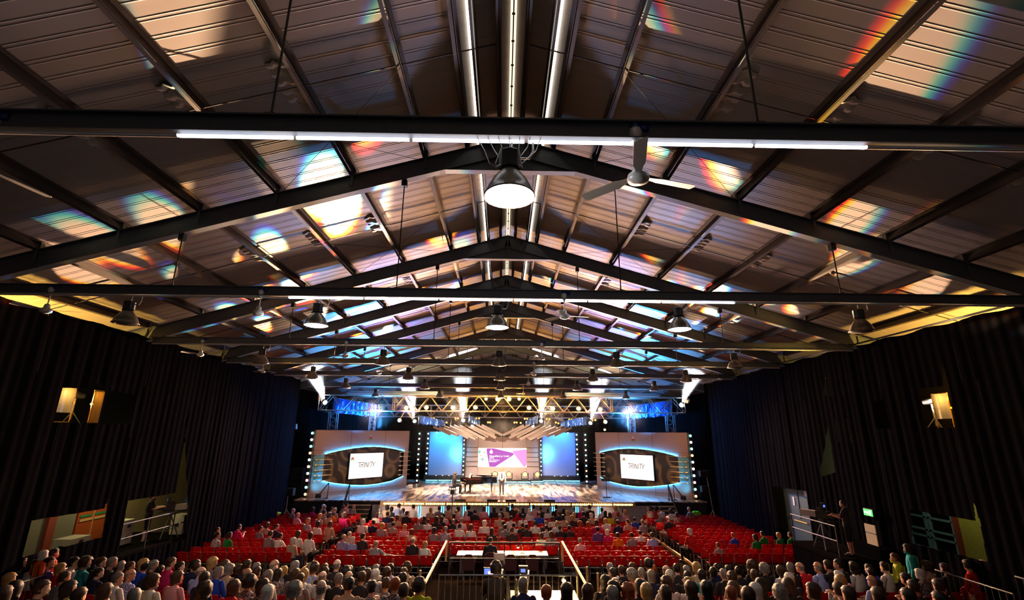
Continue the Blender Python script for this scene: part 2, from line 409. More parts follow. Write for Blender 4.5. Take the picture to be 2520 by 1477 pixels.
def fan(i, x, drop, a0, lab, blades=True, L=.62):
    t = make_fan(drop); t.location = (x, FY[i], ZB-.02); t['label'] = lab
    if blades: add_blades(t, drop, a0, 3, L)
    return t
def xa(i, px, py, z=8.2): return atY(px, py, FY[i]).x
fan(0, 1.36, .46, R(17), 'large white ceiling fan in front of the nearest cross beam, right of the lit lamp', True, .64)
fan(0, -5.28, .46, R(80), 'ceiling fan at the left end of the nearest cross beam, mostly out of frame')
fan(1, xa(1, 1388, 725), .42, R(10), 'white ceiling fan under the second cross beam beside the central lamp', True, .55)
fan(1, xa(1, 645, 710), .42, R(200), 'ceiling fan housing without blades under the second cross beam', False)
fan(1, xa(1, 128, 712), .42, R(15), 'dark-looking ceiling fan under the second cross beam near the left drapes')
fan(2, xa(2, 853, 840), .42, R(60), 'white ceiling fan under the third cross beam, left half', True, .55)
fan(2, xa(2, 1333, 842), .42, R(5), 'white ceiling fan under the third cross beam near the centre', True, .55)
fan(2, xa(2, 500, 835), .42, R(5), 'small ceiling fan under the third cross beam by the left drapes')
fan(3, xa(3, 1314, 890), .42, R(15), 'small ceiling fan under the fourth cross beam near the centre', True, .5)
fan(3, xa(3, 935, 890), .42, R(40), 'small ceiling fan under the fourth cross beam, left half', True, .5)
fan(3, xa(3, 650, 888), .42, R(40), 'small ceiling fan under the fourth cross beam by the left drapes', True, .5)
fan(4, xa(4, 1300, 920), .42, R(30), 'small ceiling fan under the fifth cross beam near the centre', True, .5)
fan(5, xa(5, 1288, 948), .42, R(30), 'tiny distant ceiling fan under the sixth cross beam', True, .5)
# ------------------------------------------------------------------ shell
CREAM = mat('cream_wall', '#b7a476', .8, 0, .1, 1.2)
FLOOR = mat('dark_floor', '#1c1612', .9, 0, .3, 1.5, 0)
mb = MB(); mb.boxb(-17, 17, -9, 47, -.2, 0); struct(mb.build('floor', FLOOR))
for s, w in ((-1, 'left'), (1, 'right')):
    mb = MB(); mb.boxb(16.3*s, 16.5*s, -9, 47, 0, 9); struct(mb.build('wall_'+w, CREAM))
mb = MB(); mb.boxb(-16.4, 16.4, 47, 47.2, 0, 13); struct(mb.build('wall_stage', mat('dark_stage_wall', '#1a1614', .9)))

# ------------------------------------------------------------------ stage
ZS = 1.2; FRONT = 31.35
def wood_stage():
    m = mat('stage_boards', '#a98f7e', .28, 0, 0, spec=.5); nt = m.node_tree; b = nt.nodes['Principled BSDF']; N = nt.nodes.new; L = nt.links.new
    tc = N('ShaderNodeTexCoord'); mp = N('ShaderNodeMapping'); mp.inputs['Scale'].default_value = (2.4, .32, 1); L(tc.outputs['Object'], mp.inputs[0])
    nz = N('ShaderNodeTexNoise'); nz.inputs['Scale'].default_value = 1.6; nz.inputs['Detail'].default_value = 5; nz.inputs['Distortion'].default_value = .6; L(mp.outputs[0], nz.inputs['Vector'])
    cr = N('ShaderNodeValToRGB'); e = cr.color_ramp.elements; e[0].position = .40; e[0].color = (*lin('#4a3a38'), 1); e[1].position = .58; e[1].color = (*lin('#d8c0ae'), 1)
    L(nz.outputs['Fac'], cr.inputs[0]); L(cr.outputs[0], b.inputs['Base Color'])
    bk = N('ShaderNodeTexBrick'); bk.inputs['Scale'].default_value = 1; bk.inputs['Brick Width'].default_value = .2; bk.inputs['Row Height'].default_value = 3; bk.inputs['Mortar Size'].default_value = .006
    return m
stage = thing('stage_platform', 'raised stage with glossy streaked boards and pale plank front with blue light lines', 'stage', (0, FRONT, 0))
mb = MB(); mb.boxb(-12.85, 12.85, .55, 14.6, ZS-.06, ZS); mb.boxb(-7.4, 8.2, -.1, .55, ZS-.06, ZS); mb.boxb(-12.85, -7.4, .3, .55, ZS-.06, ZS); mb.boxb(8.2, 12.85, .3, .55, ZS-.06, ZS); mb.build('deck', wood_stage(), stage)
mb = MB()
for i in range(5): mb.boxb(-7.9, 9.15, .02, .08, .02+i*.195, .205+i*.195)
mb.build('plank_front', BEIGE, stage)
mb = MB(); mb.boxb(-12.8, 12.8, .34, .4, 0, ZS-.06); mb.build('skirt', mat('black_skirt', '#171112', .9), stage)
WL = mat('warm_trim', '#caa06a', .4); mb = MB(); mb.boxb(-7.4, 8.2, -.14, -.02, ZS-.235, ZS-.0); mb.build('light_shelf', mat('bare_wood', '#a8763a', .5), stage)
BLED = mat('blue_led_line', '#2090ff', .5, var=0, emit=(.06, .5, 1), power=8, sample=True)
for px in (1032, 1089, 1143, 1200, 1253, 1310, 1362, 1420, 1475):
    x = atY(px, 1260, FRONT).x; mb = MB(); mb.boxb(x-.075, x-.035, -.02, .015, .05, .93); mb.boxb(x+.035, x+.075, -.02, .015, .05, .93); mb.build('light_line', BLED, stage)
    mb = MB(); mb.boxb(x-.03, x+.03, -.03, .015, .04, .95); mb.build('light_line_divider', BLACK, stage)
# footlight battens
BULBW = mat('warm_bulb', '#fff0c0', .4, var=0, emit=(1, .74, .34), power=6, sample=False); BULBY = mat('amber_bulb', '#ffd070', .4, var=0, emit=(1, .55, .1), power=3, sample=False)
fb = thing('footlight_batten', 'row of warm footlight bulbs on the stage edge, first from the left end', 'light', (-7.2, FRONT-.155, ZS-.12), 0, 'footlights along the stage edge')
mb = MB(); mb.boxb(0, 1.22, -.03, .02, -.085, .085); mb.build('housing', mat('batten_housing', '#5a3a18', .5), fb)
for k in range(10):
    mb = MB(); mb.lathe([(0, .055), (.035, .05), (.055, .02), (.058, 0)], 12, M=Matrix.Rotation(R(90), 3, 'X')); mb.build('bulb', BULBY if k % 2 else BULBW, fb, (.07+k*.12, -.03, 0), True)
for i in range(1, 12): dup(fb, 'row of warm footlight bulbs on the stage edge, %s from the left end' % nth(i), (-7.2+i*1.275, FRONT-.155, ZS-.12))
spot((0, FRONT-.6, 1.0), (0, FRONT-5, 1.0), 160, (1, .62, .25), 140, .5, .4, 'footlight_spill')
# stage-edge floor boxes, steps, rails
for i, (px, lb) in enumerate(((1133, 'below the piano'), (1212, 'just left of the singer'), (1257, 'just right of the singer'), (1352, 'right of centre'))):
    x = atY(px, 1230, FRONT+.2).x; mb = MB(); mb.prism([(-.2, 0), (.2, 0), (.2, .07), (-.2, .12)], lambda a, b, d: (d, a, b), -.33, .33)
    tag(mb.build('floor_monitor', BLACK, loc=(x, FRONT+.22, ZS)), 'low black wedge monitor on the stage edge %s' % lb, 'speaker', 'stage edge monitors')
CARP = mat('grey_tread', '#3a332c', .8)
for s, x0, x1, w in ((-1, -9.6, -7.95, 'left'), (1, 9.2, 10.6, 'right')):
    st = thing('stage_steps', 'short flight of dark steps with pale nosings up to the stage, %s end' % w, 'steps', ((x0+x1)/2, FRONT, 0))
    for k in range(5):
        z = ZS*(k+1)/6; hw = (x1-x0)/2
        mb = MB(); mb.boxb(-hw, hw, -1.3+k*.27, -1.3+(k+1)*.27+.03, z-.05, z); mb.boxb(-hw, hw, -1.3+k*.27+.02, -1.3+k*.27+.03, z-.2, z-.05); sp = mb.build('tread', CARP, st)
        mb = MB(); mb.boxb(-hw, hw, -1.315+k*.27, -1.29+k*.27, z-.035, z+.004); mb.build('nosing', WL, sp)
    rl = thing('handrail', 'black A-shaped handrail on the stage steps, %s end' % w, 'rail', (x0 if s < 0 else x1, FRONT, 0))
    mb = MB(); mb.tube([(0, .75, ZS), (0, .75, ZS+1.0), (0, -.15, 1.1), (0, -1.25, .2)], .035); mb.tube([(0, .2, ZS+.02), (0, .7, ZS+.85)], .03); mb.tube([(0, .75, ZS+.5), (0, .3, ZS+.2)], .02); mb.build('rail_tube', BLACK, rl)
    mb = MB(); mb.boxb(-.06, .06, .69, .81, ZS, ZS+.02); mb.build('foot_plate', BLACK, rl)
    rl2 = thing('handrail', 'A-shaped handrail tinted blue in front of the %s side screen' % w, 'rail', (-11.0*(-s) if False else 11.0*s, FRONT+.9, ZS))
    mb = MB(); mb.tube([(0, 0, 0), (-s*.02, 0, .95), (-.75*s*-1, .25, 0)], .04); mb.tube([(0, 0, .1), (.22*s, 0, 0)], .025); mb.build('rail_tube', STEEL, rl2)
    mb = MB(); mb.boxb(-.08, .08, -.08, .08, 0, .02); mb.build('foot_plate', STEEL, rl2)
# ---- text helper
def text_mesh(body, size, shear=0, bold=0):
    cu = bpy.data.curves.new('lettering', 'FONT'); cu.body = body; cu.size = size; cu.shear = shear; cu.extrude = .002; cu.offset = bold; cu.space_line = .85
    o = bpy.data.objects.new('lettering_tmp', cu); COL.objects.link(o); dg = bpy.context.evaluated_depsgraph_get(); me = bpy.data.meshes.new_from_object(o.evaluated_get(dg)); bpy.data.objects.remove(o); bpy.data.curves.remove(cu)
    return me
def text_obj(body, size, mt, parent, loc, shear=0, bold=0, width=None, name='lettering'):
    me = text_mesh(body, size, shear, bold); me.materials.clear(); me.materials.append(mt)
    o = bpy.data.objects.new(name, me); COL.objects.link(o); o.parent = parent; o.location = loc; o.rotation_euler = (R(90), 0, 0)
    if width: xs = [v.co.x for v in me.vertices]; k = width/(max(xs)-min(xs)); o.scale = (k, 1, 1) if False else (k, k, k)
    return o
SCR = mat('lit_screen_white', '#ffffff', .4, var=0, emit='#fff6f0', power=1.25, sample=True)
def ink(name, c, p=0): return mat(name, '#000000', .6, var=0, emit=c, power=1.0) if p == 0 else mat(name, c, .6, var=0, emit=c, power=p)
I_DARK = ink('screen_ink_dark', '#2a1c1e'); I_GREY = ink('screen_ink_grey', '#d9ccca'); I_RED = ink('screen_red', '#e0402c'); I_GRN = ink('screen_green', '#6aa83a'); I_WHT = ink('screen_ink_white', '#ffffff')
I_PUR = ink('screen_purple', '#b42fc6'); I_PNK = ink('screen_pink', '#ff9df0'); I_TEAL = ink('screen_teal', '#52d8c0'); I_ORG = ink('screen_orange', '#f0b050'); I_MAG = ink('screen_magenta', '#c83090'); I_SAGE = ink('screen_sage', '#a9d0c4')
# ---- side set panels
EU = [(.8, 2.64), (1.84, 2.84), (2.85, 2.97), (3.8, 3.04), (4.72, 3.05), (5.71, 2.97), (6.48, 2.86), (7.45, 2.66)]
EL = [(.8, .99), (1.67, .78), (3.13, .55), (4.16, .47), (5.22, .49), (6.44, .61), (7.45, .9)]
def interp(P, u):
    for (a, b), (c, d) in zip(P, P[1:]):
        if u <= c: t = max(0, (u-a)/(c-a)); return b+(d-b)*t
    return P[-1][1]
def projected_swirl_mat():  # projected rings of light painted into the board's colour
    m = mat('projected_swirl_board', '#3a3330', .5, 0, 0); nt = m.node_tree; N = nt.nodes.new; L = nt.links.new; b = nt.nodes['Principled BSDF']
    tc = N('ShaderNodeTexCoord'); vo = N('ShaderNodeTexVoronoi'); vo.inputs['Scale'].default_value = .62; L(tc.outputs['Object'], vo.inputs['Vector'])
    m1 = N('ShaderNodeMath'); m1.operation = 'MULTIPLY'; m1.inputs[1].default_value = 19; L(vo.outputs['Distance'], m1.inputs[0])
    m2 = N('ShaderNodeMath'); m2.operation = 'SINE'; L(m1.outputs[0], m2.inputs[0])
    cr = N('ShaderNodeValToRGB'); e = cr.color_ramp.elements; e[0].position = .0; e[0].color = (*lin('#262221'), 1); e[1].position = 1; e[1].color = (*lin('#7c6c50'), 1)
    L(m2.outputs[0], cr.inputs[0]); L(cr.outputs[0], b.inputs['Base Color']); return m
LIGHT_SWIRL = projected_swirl_mat(); LP = 7.887; HP = 4.18
CYANP = mat('cyan_panel', '#6cc4e8', .5, var=.05)
CLED = mat('cyan_led', '#30c0ff', .5, var=0, emit=(.02, .42, 1), power=75, sample=True)
RODM = mat('polished_rod', '#d8d4d0', .2, .8, .05)
STROKES = {'T': [((0, 1), (.8, 1)), ((.4, 1), (.4, 0))], 'R': [((.08, 0), (.08, .62)), ((.0, 1), (.6, 1)), ((.6, 1), (.66, .8)), ((.66, .8), (.55, .58)), ((.08, .6), (.55, .58)), ((.3, .58), (.66, 0))], 'I': [((.1, 0), (.1, 1))], 'N': [((.08, 0), (.08, 1)), ((.08, 1), (.62, 0)), ((.62, 0), (.62, 1))], 'Y': [((0, 1), (.33, .45)), ((.68, 1), (.33, .45)), ((.33, .45), (.33, 0))]}
def trinity(fn):
    mb = MB(); x = 0; adv = {'T': .66, 'R': .78, 'I': .26, 'N': .80, 'Y': .7}; k = 1.62/4.62
    for c in 'TRINITY':
        for (a, b) in STROKES[c]:
            p = [((x+q[0]+.12*q[1])*k, q[1]*.34) for q in (a, b)]
            mb.bar((p[0][0], fn, p[0][1]), (p[1][0], fn, p[1][1]), .004, .036, (0, 1, 0)) if False else mb.bar((p[0][0], fn, p[0][1]), (p[1][0], fn, p[1][1]), .036, .004, (0, 1, 0))
        x += adv[c]
    return mb
def tri(mb, pts, y): return mb.prism(pts, lambda a, b, d: (a, d, b), y, y+.004)
def side_panel(mirror):
    w = 'right' if mirror else 'left'
    if not mirror: root = thing('set_panel', 'tall grey set panel with an eye-shaped dark recess and white screen, left of the stage', 'set panel', (-12.3, 32.6, ZS), math.atan2(6.1, 5.0))
    else: root = thing('set_panel', 'tall grey set panel with an eye-shaped dark recess and white screen, right of the stage', 'set panel', (7.3, 38.7, ZS), math.atan2(-6.1, 5.0))
    U = (lambda u: LP-u) if mirror else (lambda u: u)
    mb = MB(); us = [0, .8]+[.8+6.65*i/40 for i in range(1, 41)]+[LP]
    def quad(a, b, z0a, z0b, z1a, z1b): mb.add([(U(a), 0, z0a), (U(b), 0, z0b), (U(b), 0, z1b), (U(a), 0, z1a)], [(0, 1, 2, 3)])
    for a, b in zip(us, us[1:]):
        if b <= .8 or a >= 7.44: quad(a, b, 0, 0, HP, HP)
        else: quad(a, b, interp(EU, a), interp(EU, b), HP, HP); quad(a, b, 0, 0, interp(EL, a), interp(EL, b))
    mb.boxb(U(0), U(.02), 0, .3, 0, HP); mb.boxb(U(LP-.02), U(LP), 0, .3, 0, HP); mb.boxb(U(0), U(LP), 0, .3, HP-.02, HP)
    mb.build('face_board', BEIGE, root)
    mb = MB()
    for u in (2.72, 5.62): mb.boxb(U(u)-.008, U(u)+.008, -.006, .0, interp(EU, u), HP); mb.boxb(U(u)-.008, U(u)+.008, -.006, .0, 0, interp(EL, u))
    for a, b, z in ((.0, 1.9, 2.88), (6.5, LP, 2.88), (0, LP, .2)): mb.boxb(U(a), U(b), -.006, 0, z-.006, z+.006)
    mb.build('panel_seam', STEEL_D, root)
    mb = MB(); mb.boxb(U(.7), U(7.5), .28, .32, .3, 3.2); bb = mb.build('recess_board', LIGHT_SWIRL, root)
    mb = MB(); mb.boxb(U(0.02), U(.8), -.025, -.004, .99, 2.64); mb.build('end_board', CYANP, root)
    for P in (EU, EL):
        mb = MB(); mb.tube([(U(.8+6.65*i/48), -.07, interp(P, .8+6.65*i/48)+(.02 if P is EU else -.02)) for i in range(49)], .014, 6); mb.build('edge_light', CLED, root)
        mb = MB(); k_ = -.004 if P is EU else .004; mb.grid(lambda u, v: (U(.8+6.65*u), .02-.13*v, interp(P, .8+6.65*u)+k_), 48, 1); mb.build('rim', STEEL_D, root)  # dark lip added to keep the edge light out of the recess
    for i in range(6):
        z = .99+i*.327
        for a, b in ((.1, 1.37), (6.92, 8.03)):
            mb = MB(); mb.tube([(U(a), -.12, z), (U(a+.12), -.12, z), (U(a+.35), -.12, z), (U(b), -.12, z)], [.045, .05, .018, .014], 8); mb.boxb(U((a+b)/2)-.015, U((a+b)/2)+.015, -.12, -.0, z-.015, z+.015); mb.build('rod', RODM, root)
    # badge on the face board
    uc = U(4.31); bd = MB(); tri(bd, [(uc-.15, 3.53), (uc+.15, 3.53), (uc+.13, 3.60), (uc-.13, 3.60)], -.012); b1 = bd.build('badge', mat('badge_green', '#5f9a2c', .5), root)
    bd = MB(); tri(bd, [(uc-.13, 3.605), (uc+.13, 3.605), (uc+.075, 3.74), (uc-.075, 3.74)], -.012); bd.build('badge_band', mat('badge_red', '#c22a22', .5), b1)
    bd = MB(); tri(bd, [(uc-.07, 3.745), (uc+.07, 3.745), (uc, 3.91)], -.012); bd.build('badge_tip', mat('badge_white', '#f2ecec', .5), b1)
    # screen
    s0, s1 = sorted((U(2.88), U(5.66))); cx = (s0+s1)/2
    mb = MB(); mb.boxb(s0-.06, s1+.06, .16, .27, .9, 2.64); mb.build('screen_frame', BLACK, root)
    mb = MB(); mb.boxb(s0, s1, .13, .16, .94, 2.6); sc = mb.build('screen', SCR, root)
    t = trinity(.125).build('lettering', I_DARK, sc); t.location = (s0+.62, 0, 1.65); 
    text_obj('COLLEGE LONDON', .16, I_GREY, sc, (s0+.66, .126, 1.42), width=1.2)
    lx = s0+.04 if not mirror else s0+.2
    mb = MB(); tri(mb, [(lx, 2.25), (lx+.26, 2.25), (lx+.2, 2.36), (lx+.06, 2.36)], .124); mb.build('logo_band', I_RED, sc)
    mb = MB(); tri(mb, [(lx-.02, 2.17), (lx+.28, 2.17), (lx+.27, 2.235), (lx-.01, 2.235)], .124); mb.build('logo_base', I_GRN, sc)
    rnd = random.Random(3)
    for nm, m_, k in (('confetti', I_ORG, 7), ('confetti', I_TEAL, 7), ('confetti', I_MAG, 7)):
        mb = MB()
        for _ in range(k):
            a = s0+1.55+rnd.random()*1.15; z = 2.56-rnd.random()**2*.3; tri(mb, [(a, z), (a+.035, z-.01), (a+.015, z-.04)], .124)
            a = s0+.1+rnd.random()*2.5; z = .97+rnd.random()**2*.14; tri(mb, [(a, z), (a+.035, z+.01), (a+.015, z+.03)], .124)
        mb.build(nm, m_, sc)
    return root
side_panel(False); side_panel(True)
# cyan flood at the outer foot of each panel
for s, w in ((-1, 'left'), (1, 'right')):
    t = thing('floor_flood', 'small glowing cyan flood light at the outer foot of the %s set panel' % w, 'light', (s*11.75, 32.75, ZS))
    mb = MB(); mb.box((0, 0, .14), (.3, .12, .16), Matrix.Rotation(R(-35), 3, 'X')); mb.build('head', BLACK, t)
    mb = MB(); mb.box((0, .05, .2), (.24, .02, .06), Matrix.Rotation(R(-35), 3, 'X')); mb.build('lens', mat('cyan_lens', '#a0f0ff', .4, var=0, emit=(.3, .9, 1), power=6), t)
    mb = MB(); mb.boxb(-.18, .18, -.1, .1, 0, .03); mb.boxb(-.18, -.16, -.02, .02, .03, .18); mb.boxb(.16, .18, -.02, .02, .03, .18); mb.build('bracket', BLACK, t)
    spot((s*11.9, 32.2, 1.35), (s*11.6, 33.4, 2.6), 150, (.02, .55, 1), 80, .8, .1, 'cyan_flood_lamp')
# ---- LED blinder columns
LEDS = [mat('led_teal', '#80ffe8', .4, var=0, emit=(.35, 1, .9), power=2.4), mat('led_white', '#ffffff', .4, var=0, emit=(1, .88, .72), power=2.4), mat('led_sky', '#b0f0ff', .4, var=0, emit=(.5, .92, 1), power=2.4), mat('led_orange', '#ffb080', .4, var=0, emit=(1, .55, .3), power=2.4), mat('led_rose', '#ffa0b0', .4, var=0, emit=(1, .5, .55), power=2.4)]
SEQ = [3, 0, 4, 2, 1, 2, 3, 0, 1, 0]; SEQ2 = [1, 2, 3, 0, 1, 2, 1, 0, 1, 0]
def led_col(x, y, zb, zt, lab, seq, r=.075):
    t = thing('led_column', lab, 'light', (x, y, zb-.2), 0, 'blinder columns')
    mb = MB(); mb.boxb(-.14, .14, 0, .1, 0, zt-zb+.4); mb.build('housing', BLACK, t)
    for k in range(10):
        mb = MB(); mb.lathe([(0, .06), (r*.7, .05), (r, .015), (r, 0)], 12, M=Matrix.Rotation(R(90), 3, 'X')); mb.build('led', LEDS[seq[k]], t, (0, 0, .2+(zt-zb)*k/9), True)
for s, w in ((-1, 'left'), (1, 'right')):
    led_col(s*12.58, 32.75, 1.40, 5.17, 'column of ten coloured blinders at the outer edge of the %s set panel' % w, SEQ, .085)
    led_col(s*7.12, 42.3, 1.4, 5.18, 'outer column of ten coloured blinders beside the blue back panel, %s half' % w, SEQ2)
    led_col(s*6.66, 44.2, 1.4, 5.18, 'inner column of ten coloured blinders on the outer edge of the %s blue back panel' % w, SEQ)
    led_col(s*3.44, 44.3, 1.75, 5.0, 'column of pale blinders between the centre wall and the %s blue panel' % w, [1, 2]*5, .06)
# ---- back wall
BLUEP = mat('pale_back_panel', '#8c9cb4', .7, var=.04)
for s, w in ((-1, 'left'), (1, 'right')):
    t = thing('back_panel', 'large backdrop panel washed blue at the back of the stage, %s of the centre wall' % w, 'backdrop panel', (s*5.06, 44.5, ZS))
    mb = MB(); mb.boxb(-1.78, 1.78, 0, .1, .48, 4.15); mb.build('panel_sheet', BLUEP, t)
    mb = MB(); mb.boxb(-1.82, 1.82, .1, .16, 0, 4.2); mb.build('frame', BLACK, t)
    mb = MB(); mb.boxb(-1.78, 1.78, -.55, 0, .14, .47); mb.boxb(-1.78, 1.78, -.45, .1, 0, .14); mb.build('plinth', BLACK, t)
    spot((s*5.06, 42.9, 6.3), (s*5.06, 44.5, 4.3), 2600, (.02, .25, 1) if s > 0 else (.0, .42, 1), 95, .9, .3, 'blue_wash_lamp')
    spot((s*3.9, 43.6, 3.6), (s*3.9, 44.5, 3.5), 300, (.1, .6, 1), 120, .9, .3, 'blue_wash_lamp')
cw = thing('centre_wall', 'beige centre wall at the back of the stage around the purple screen', 'set wall', (0, 44.5, ZS))
mb = MB(); mb.boxb(-2.17, -.012, 0, .15, 2.78, 3.75); mb.boxb(.012, 2.17, 0, .15, 2.78, 3.75); mb.boxb(-2.17, 2.17, 0, .15, 0, 1.17); mb.build('wall_board', BEIGE, cw)
for s in (-1, 1):
    mb = MB(); mb.boxb(s*2.19, s*3.26, .0, .15, 0, 3.75); pl = mb.build('side_pier', BEIGE, cw)
    mb = MB()
    for k in range(5): z = 1.2+k*.40; mb.boxb(s*2.19, s*3.26, -.05, 0, z, z+.045)
    mb.build('dark_rail', STEEL_D, pl)  # dark horizontal rails across the pier
mb = MB(); mb.boxb(-2.17, 2.17, .05, .12, 1.17, 2.78); scr = mb.build('screen', SCR, cw); y = .03
def sx(px): return -2.17+4.34*(px-160)/(1288-160)
def sz(py): return 2.76-1.58*(py-128)/(572-128)
def shp(pts, m_, nm, d=.0): MBx = MB(); tri(MBx, [(sx(a), sz(b)) for a, b in pts], y-d); return MBx.build(nm, m_, scr)
shp([(365, 130), (520, 130), (950, 228), (985, 245), (993, 268), (975, 292), (560, 570), (425, 570), (352, 180), (355, 145)], I_PUR, 'purple_shape')
shp([(945, 190), (1286, 148), (1286, 520), (1245, 570), (1222, 570)], I_PNK, 'pink_shape')
for p, m_ in (([(165, 170), (240, 200), (165, 280)], I_TEAL), ([(205, 380), (318, 345), (275, 450)], I_SAGE), ([(195, 280), (248, 295), (205, 322)], I_ORG), ([(290, 195), (338, 245), (300, 245)], I_MAG), ([(250, 245), (298, 235), (292, 270)], I_SAGE), ([(320, 315), (362, 325), (345, 362)], I_ORG), ([(330, 428), (345, 395), (360, 425)], I_MAG), ([(910, 360), (960, 325), (950, 350)], I_SAGE), ([(1000, 350), (1020, 320), (1032, 375)], I_GRN), ([(795, 440), (820, 450), (800, 465)], I_ORG)): shp(p, m_, 'confetti')
shp([(463, 155), (478, 162), (508, 230), (502, 240), (425, 240), (418, 230), (450, 162)], I_WHT, 'emblem', .006); shp([(440, 245), (490, 245), (490, 258), (440, 258)], I_WHT, 'emblem', .006)
for tx, z0, w_ in (('Eisteddfod yr Urdd', 335, 450), ('2018', 380, 105), ('Brycheiniog a', 422, 235), ('Maesyfed', 458, 165)):
    text_obj(tx, .17, I_WHT, scr, (sx(422), y-.008, sz(z0)), bold=.004, width=w_*4.34/1128)
# blue-lit step edges at the back
TURQ = mat('step_edge_light', '#80e8ff', .4, var=0, emit=(.12, .75, 1), power=5, sample=True)
for i, (a, b, yy) in enumerate(((-6.65, -5.6, 43.95), (-5.55, -4.5, 43.95), (-4.45, -3.4, 43.95), (-2.3, -1.15, 42.7), (-1.1, .05, 42.7), (.1, 1.25, 42.7), (1.3, 2.4, 42.7), (2.5, 3.5, 43.2), (3.55, 4.6, 43.95), (4.65, 5.7, 43.95), (5.75, 6.8, 43.95))):
    t = thing('light_step', 'glowing blue step edge along the back of the stage, %s from the left' % nth(i), 'step light', ((a+b)/2, yy, ZS), 0, 'glowing step edges')
    hw = (b-a)/2; mb = MB(); mb.boxb(-hw, hw, .02, .3 if i < 3 or i > 7 else 1.6, 0, .13); mb.build('riser', BLACK, t)
    mb = MB(); mb.boxb(-hw+.01, hw-.01, 0, .02, .06, .12); mb.build('light_strip', TURQ, t)
# ---- moving heads and small lamps
AMBL = mat('amber_lens', '#ffd27a', .3, var=0, emit=(1, .66, .14), power=1.6); WARML = mat('warm_lens', '#fff0d0', .3, var=0, emit=(1, .82, .6), power=4)
def mover(loc, lab, s=1, lens=AMBL):
    t = thing('moving_head', lab, 'stage light', loc, 0, 'moving heads on the stage'); t.scale = (s, s, s)
    mb = MB(); mb.boxb(-.2, .2, -.17, .17, 0, .12); mb.build('base', BLACK, t)
    mb = MB(); mb.boxb(-.26, -.2, -.06, .06, .12, .52); mb.boxb(.2, .26, -.06, .06, .12, .52); mb.boxb(-.26, .26, -.06, .06, .1, .16); mb.build('yoke', BLACK, t)
    mb = MB(); mb.lathe([(.11, .2), (.17, .05), (.175, -.14), (.15, -.16)], 16, (0, 0, .44), Matrix.Rotation(R(-90), 3, 'X')); hd = mb.build('head', BLACK, t)
    mb = MB(); mb.lathe([(0, .01), (.14, .008), (.145, 0)], 16, (0, -.165, .44), Matrix.Rotation(R(90), 3, 'X')); mb.build('lens', lens, hd)
for i, px in enumerate((1218, 1252, 1291.5, 1322)): mover((atY(px, 1180, 43.3).x, 43.3, ZS+.13), 'moving head with a round amber lens before the centre wall, %s from the left' % nth(i), 1.25)
k = 0
for px in (1073, 1089, 1105, 1364.5, 1381, 1397):
    mover((atY(px, 1180, 44.1).x, 44.1, ZS+.14), 'small bright white lamp on the plinth of the %s blue panel, %s from the left' % ('left' if k < 3 else 'right', nth(k % 3)), .62, WARML); k += 1
# ---- trusses
def truss(name, lab, p0, p1, w, h, panels, mt, group='lighting trusses', chord=.026, cat='truss'):
    p0, p1 = Vector(p0), Vector(p1); d = (p1-p0); L = d.length; d.normalize(); up = Vector((0, 0, 1)) if abs(d.z) < .9 else Vector((0, 1, 0))
    a = d.cross(up).normalized(); b = a.cross(d)
    t = thing(name, lab, cat, p0, 0, group); c = [(a*i*w/2+b*j*h/2) for i, j in ((-1, -1), (1, -1), (1, 1), (-1, 1))]
    for q in c: mb = MB(); mb.tube([q, q+d*L], chord, 8); mb.build('chord', mt, t)
    mb = MB()
    for s0, s1 in ((0, 3), (1, 2), (0, 1), (3, 2)):
        for k in range(panels):
            u0, u1, u2 = L*k/panels, L*(k+.5)/panels, L*(k+1)/panels
            mb.tube([c[s0]+d*u0, c[s1]+d*u1], chord*.62, 5, False); mb.tube([c[s1]+d*u1, c[s0]+d*u2], chord*.62, 5, False)
    for k in range(0, panels+1, max(1, panels//4)):
        for s0, s1 in ((0, 3), (1, 2)): mb.tube([c[s0]+d*L*k/panels, c[s1]+d*L*k/panels], chord*.8, 6, False)
    mb.build('lacing', mt, t); return t
truss('lighting_truss', 'wide aluminium box truss across the front of the stage', (-12.4, 33, 7.17), (12.4, 33, 7.17), .5, 1.03, 15, ALU, chord=.04)
truss('lighting_truss', 'aluminium box truss across the back of the stage', (-11.1, 43, 7.1), (11.1, 43, 7.1), .5, 1.0, 14, ALU, chord=.04)
for s, w in ((-1, 'left'), (1, 'right')):
    truss('lighting_truss', 'side truss running back from the front truss, %s of the stage' % w, (s*11.85, 33.3, 7.05), (s*11.1, 42.7, 7.1), .45, .95, 8, ALU)
    truss('truss_tower', 'aluminium truss tower standing behind the outer end of the %s set panel' % w, (s*11.95, 34.6, ZS), (s*11.95, 34.6, 6.62), .55, .4, 10, ALU, 'truss towers')
    truss('truss_tower', 'aluminium truss tower tinted blue behind the middle of the %s set panel' % w, (s*11.15, 42, ZS), (s*11.15, 42, 6.6), .42, .42, 10, ALU, 'truss towers')
FOIL = mat('foil_blue_lit', '#1c58cc', .25, .9, .15, 5); FOILP = mat('foil_pale_lit', '#a8c8f4', .25, .9, .15, 5)  # blue of the lamps put into the colour of silver foil
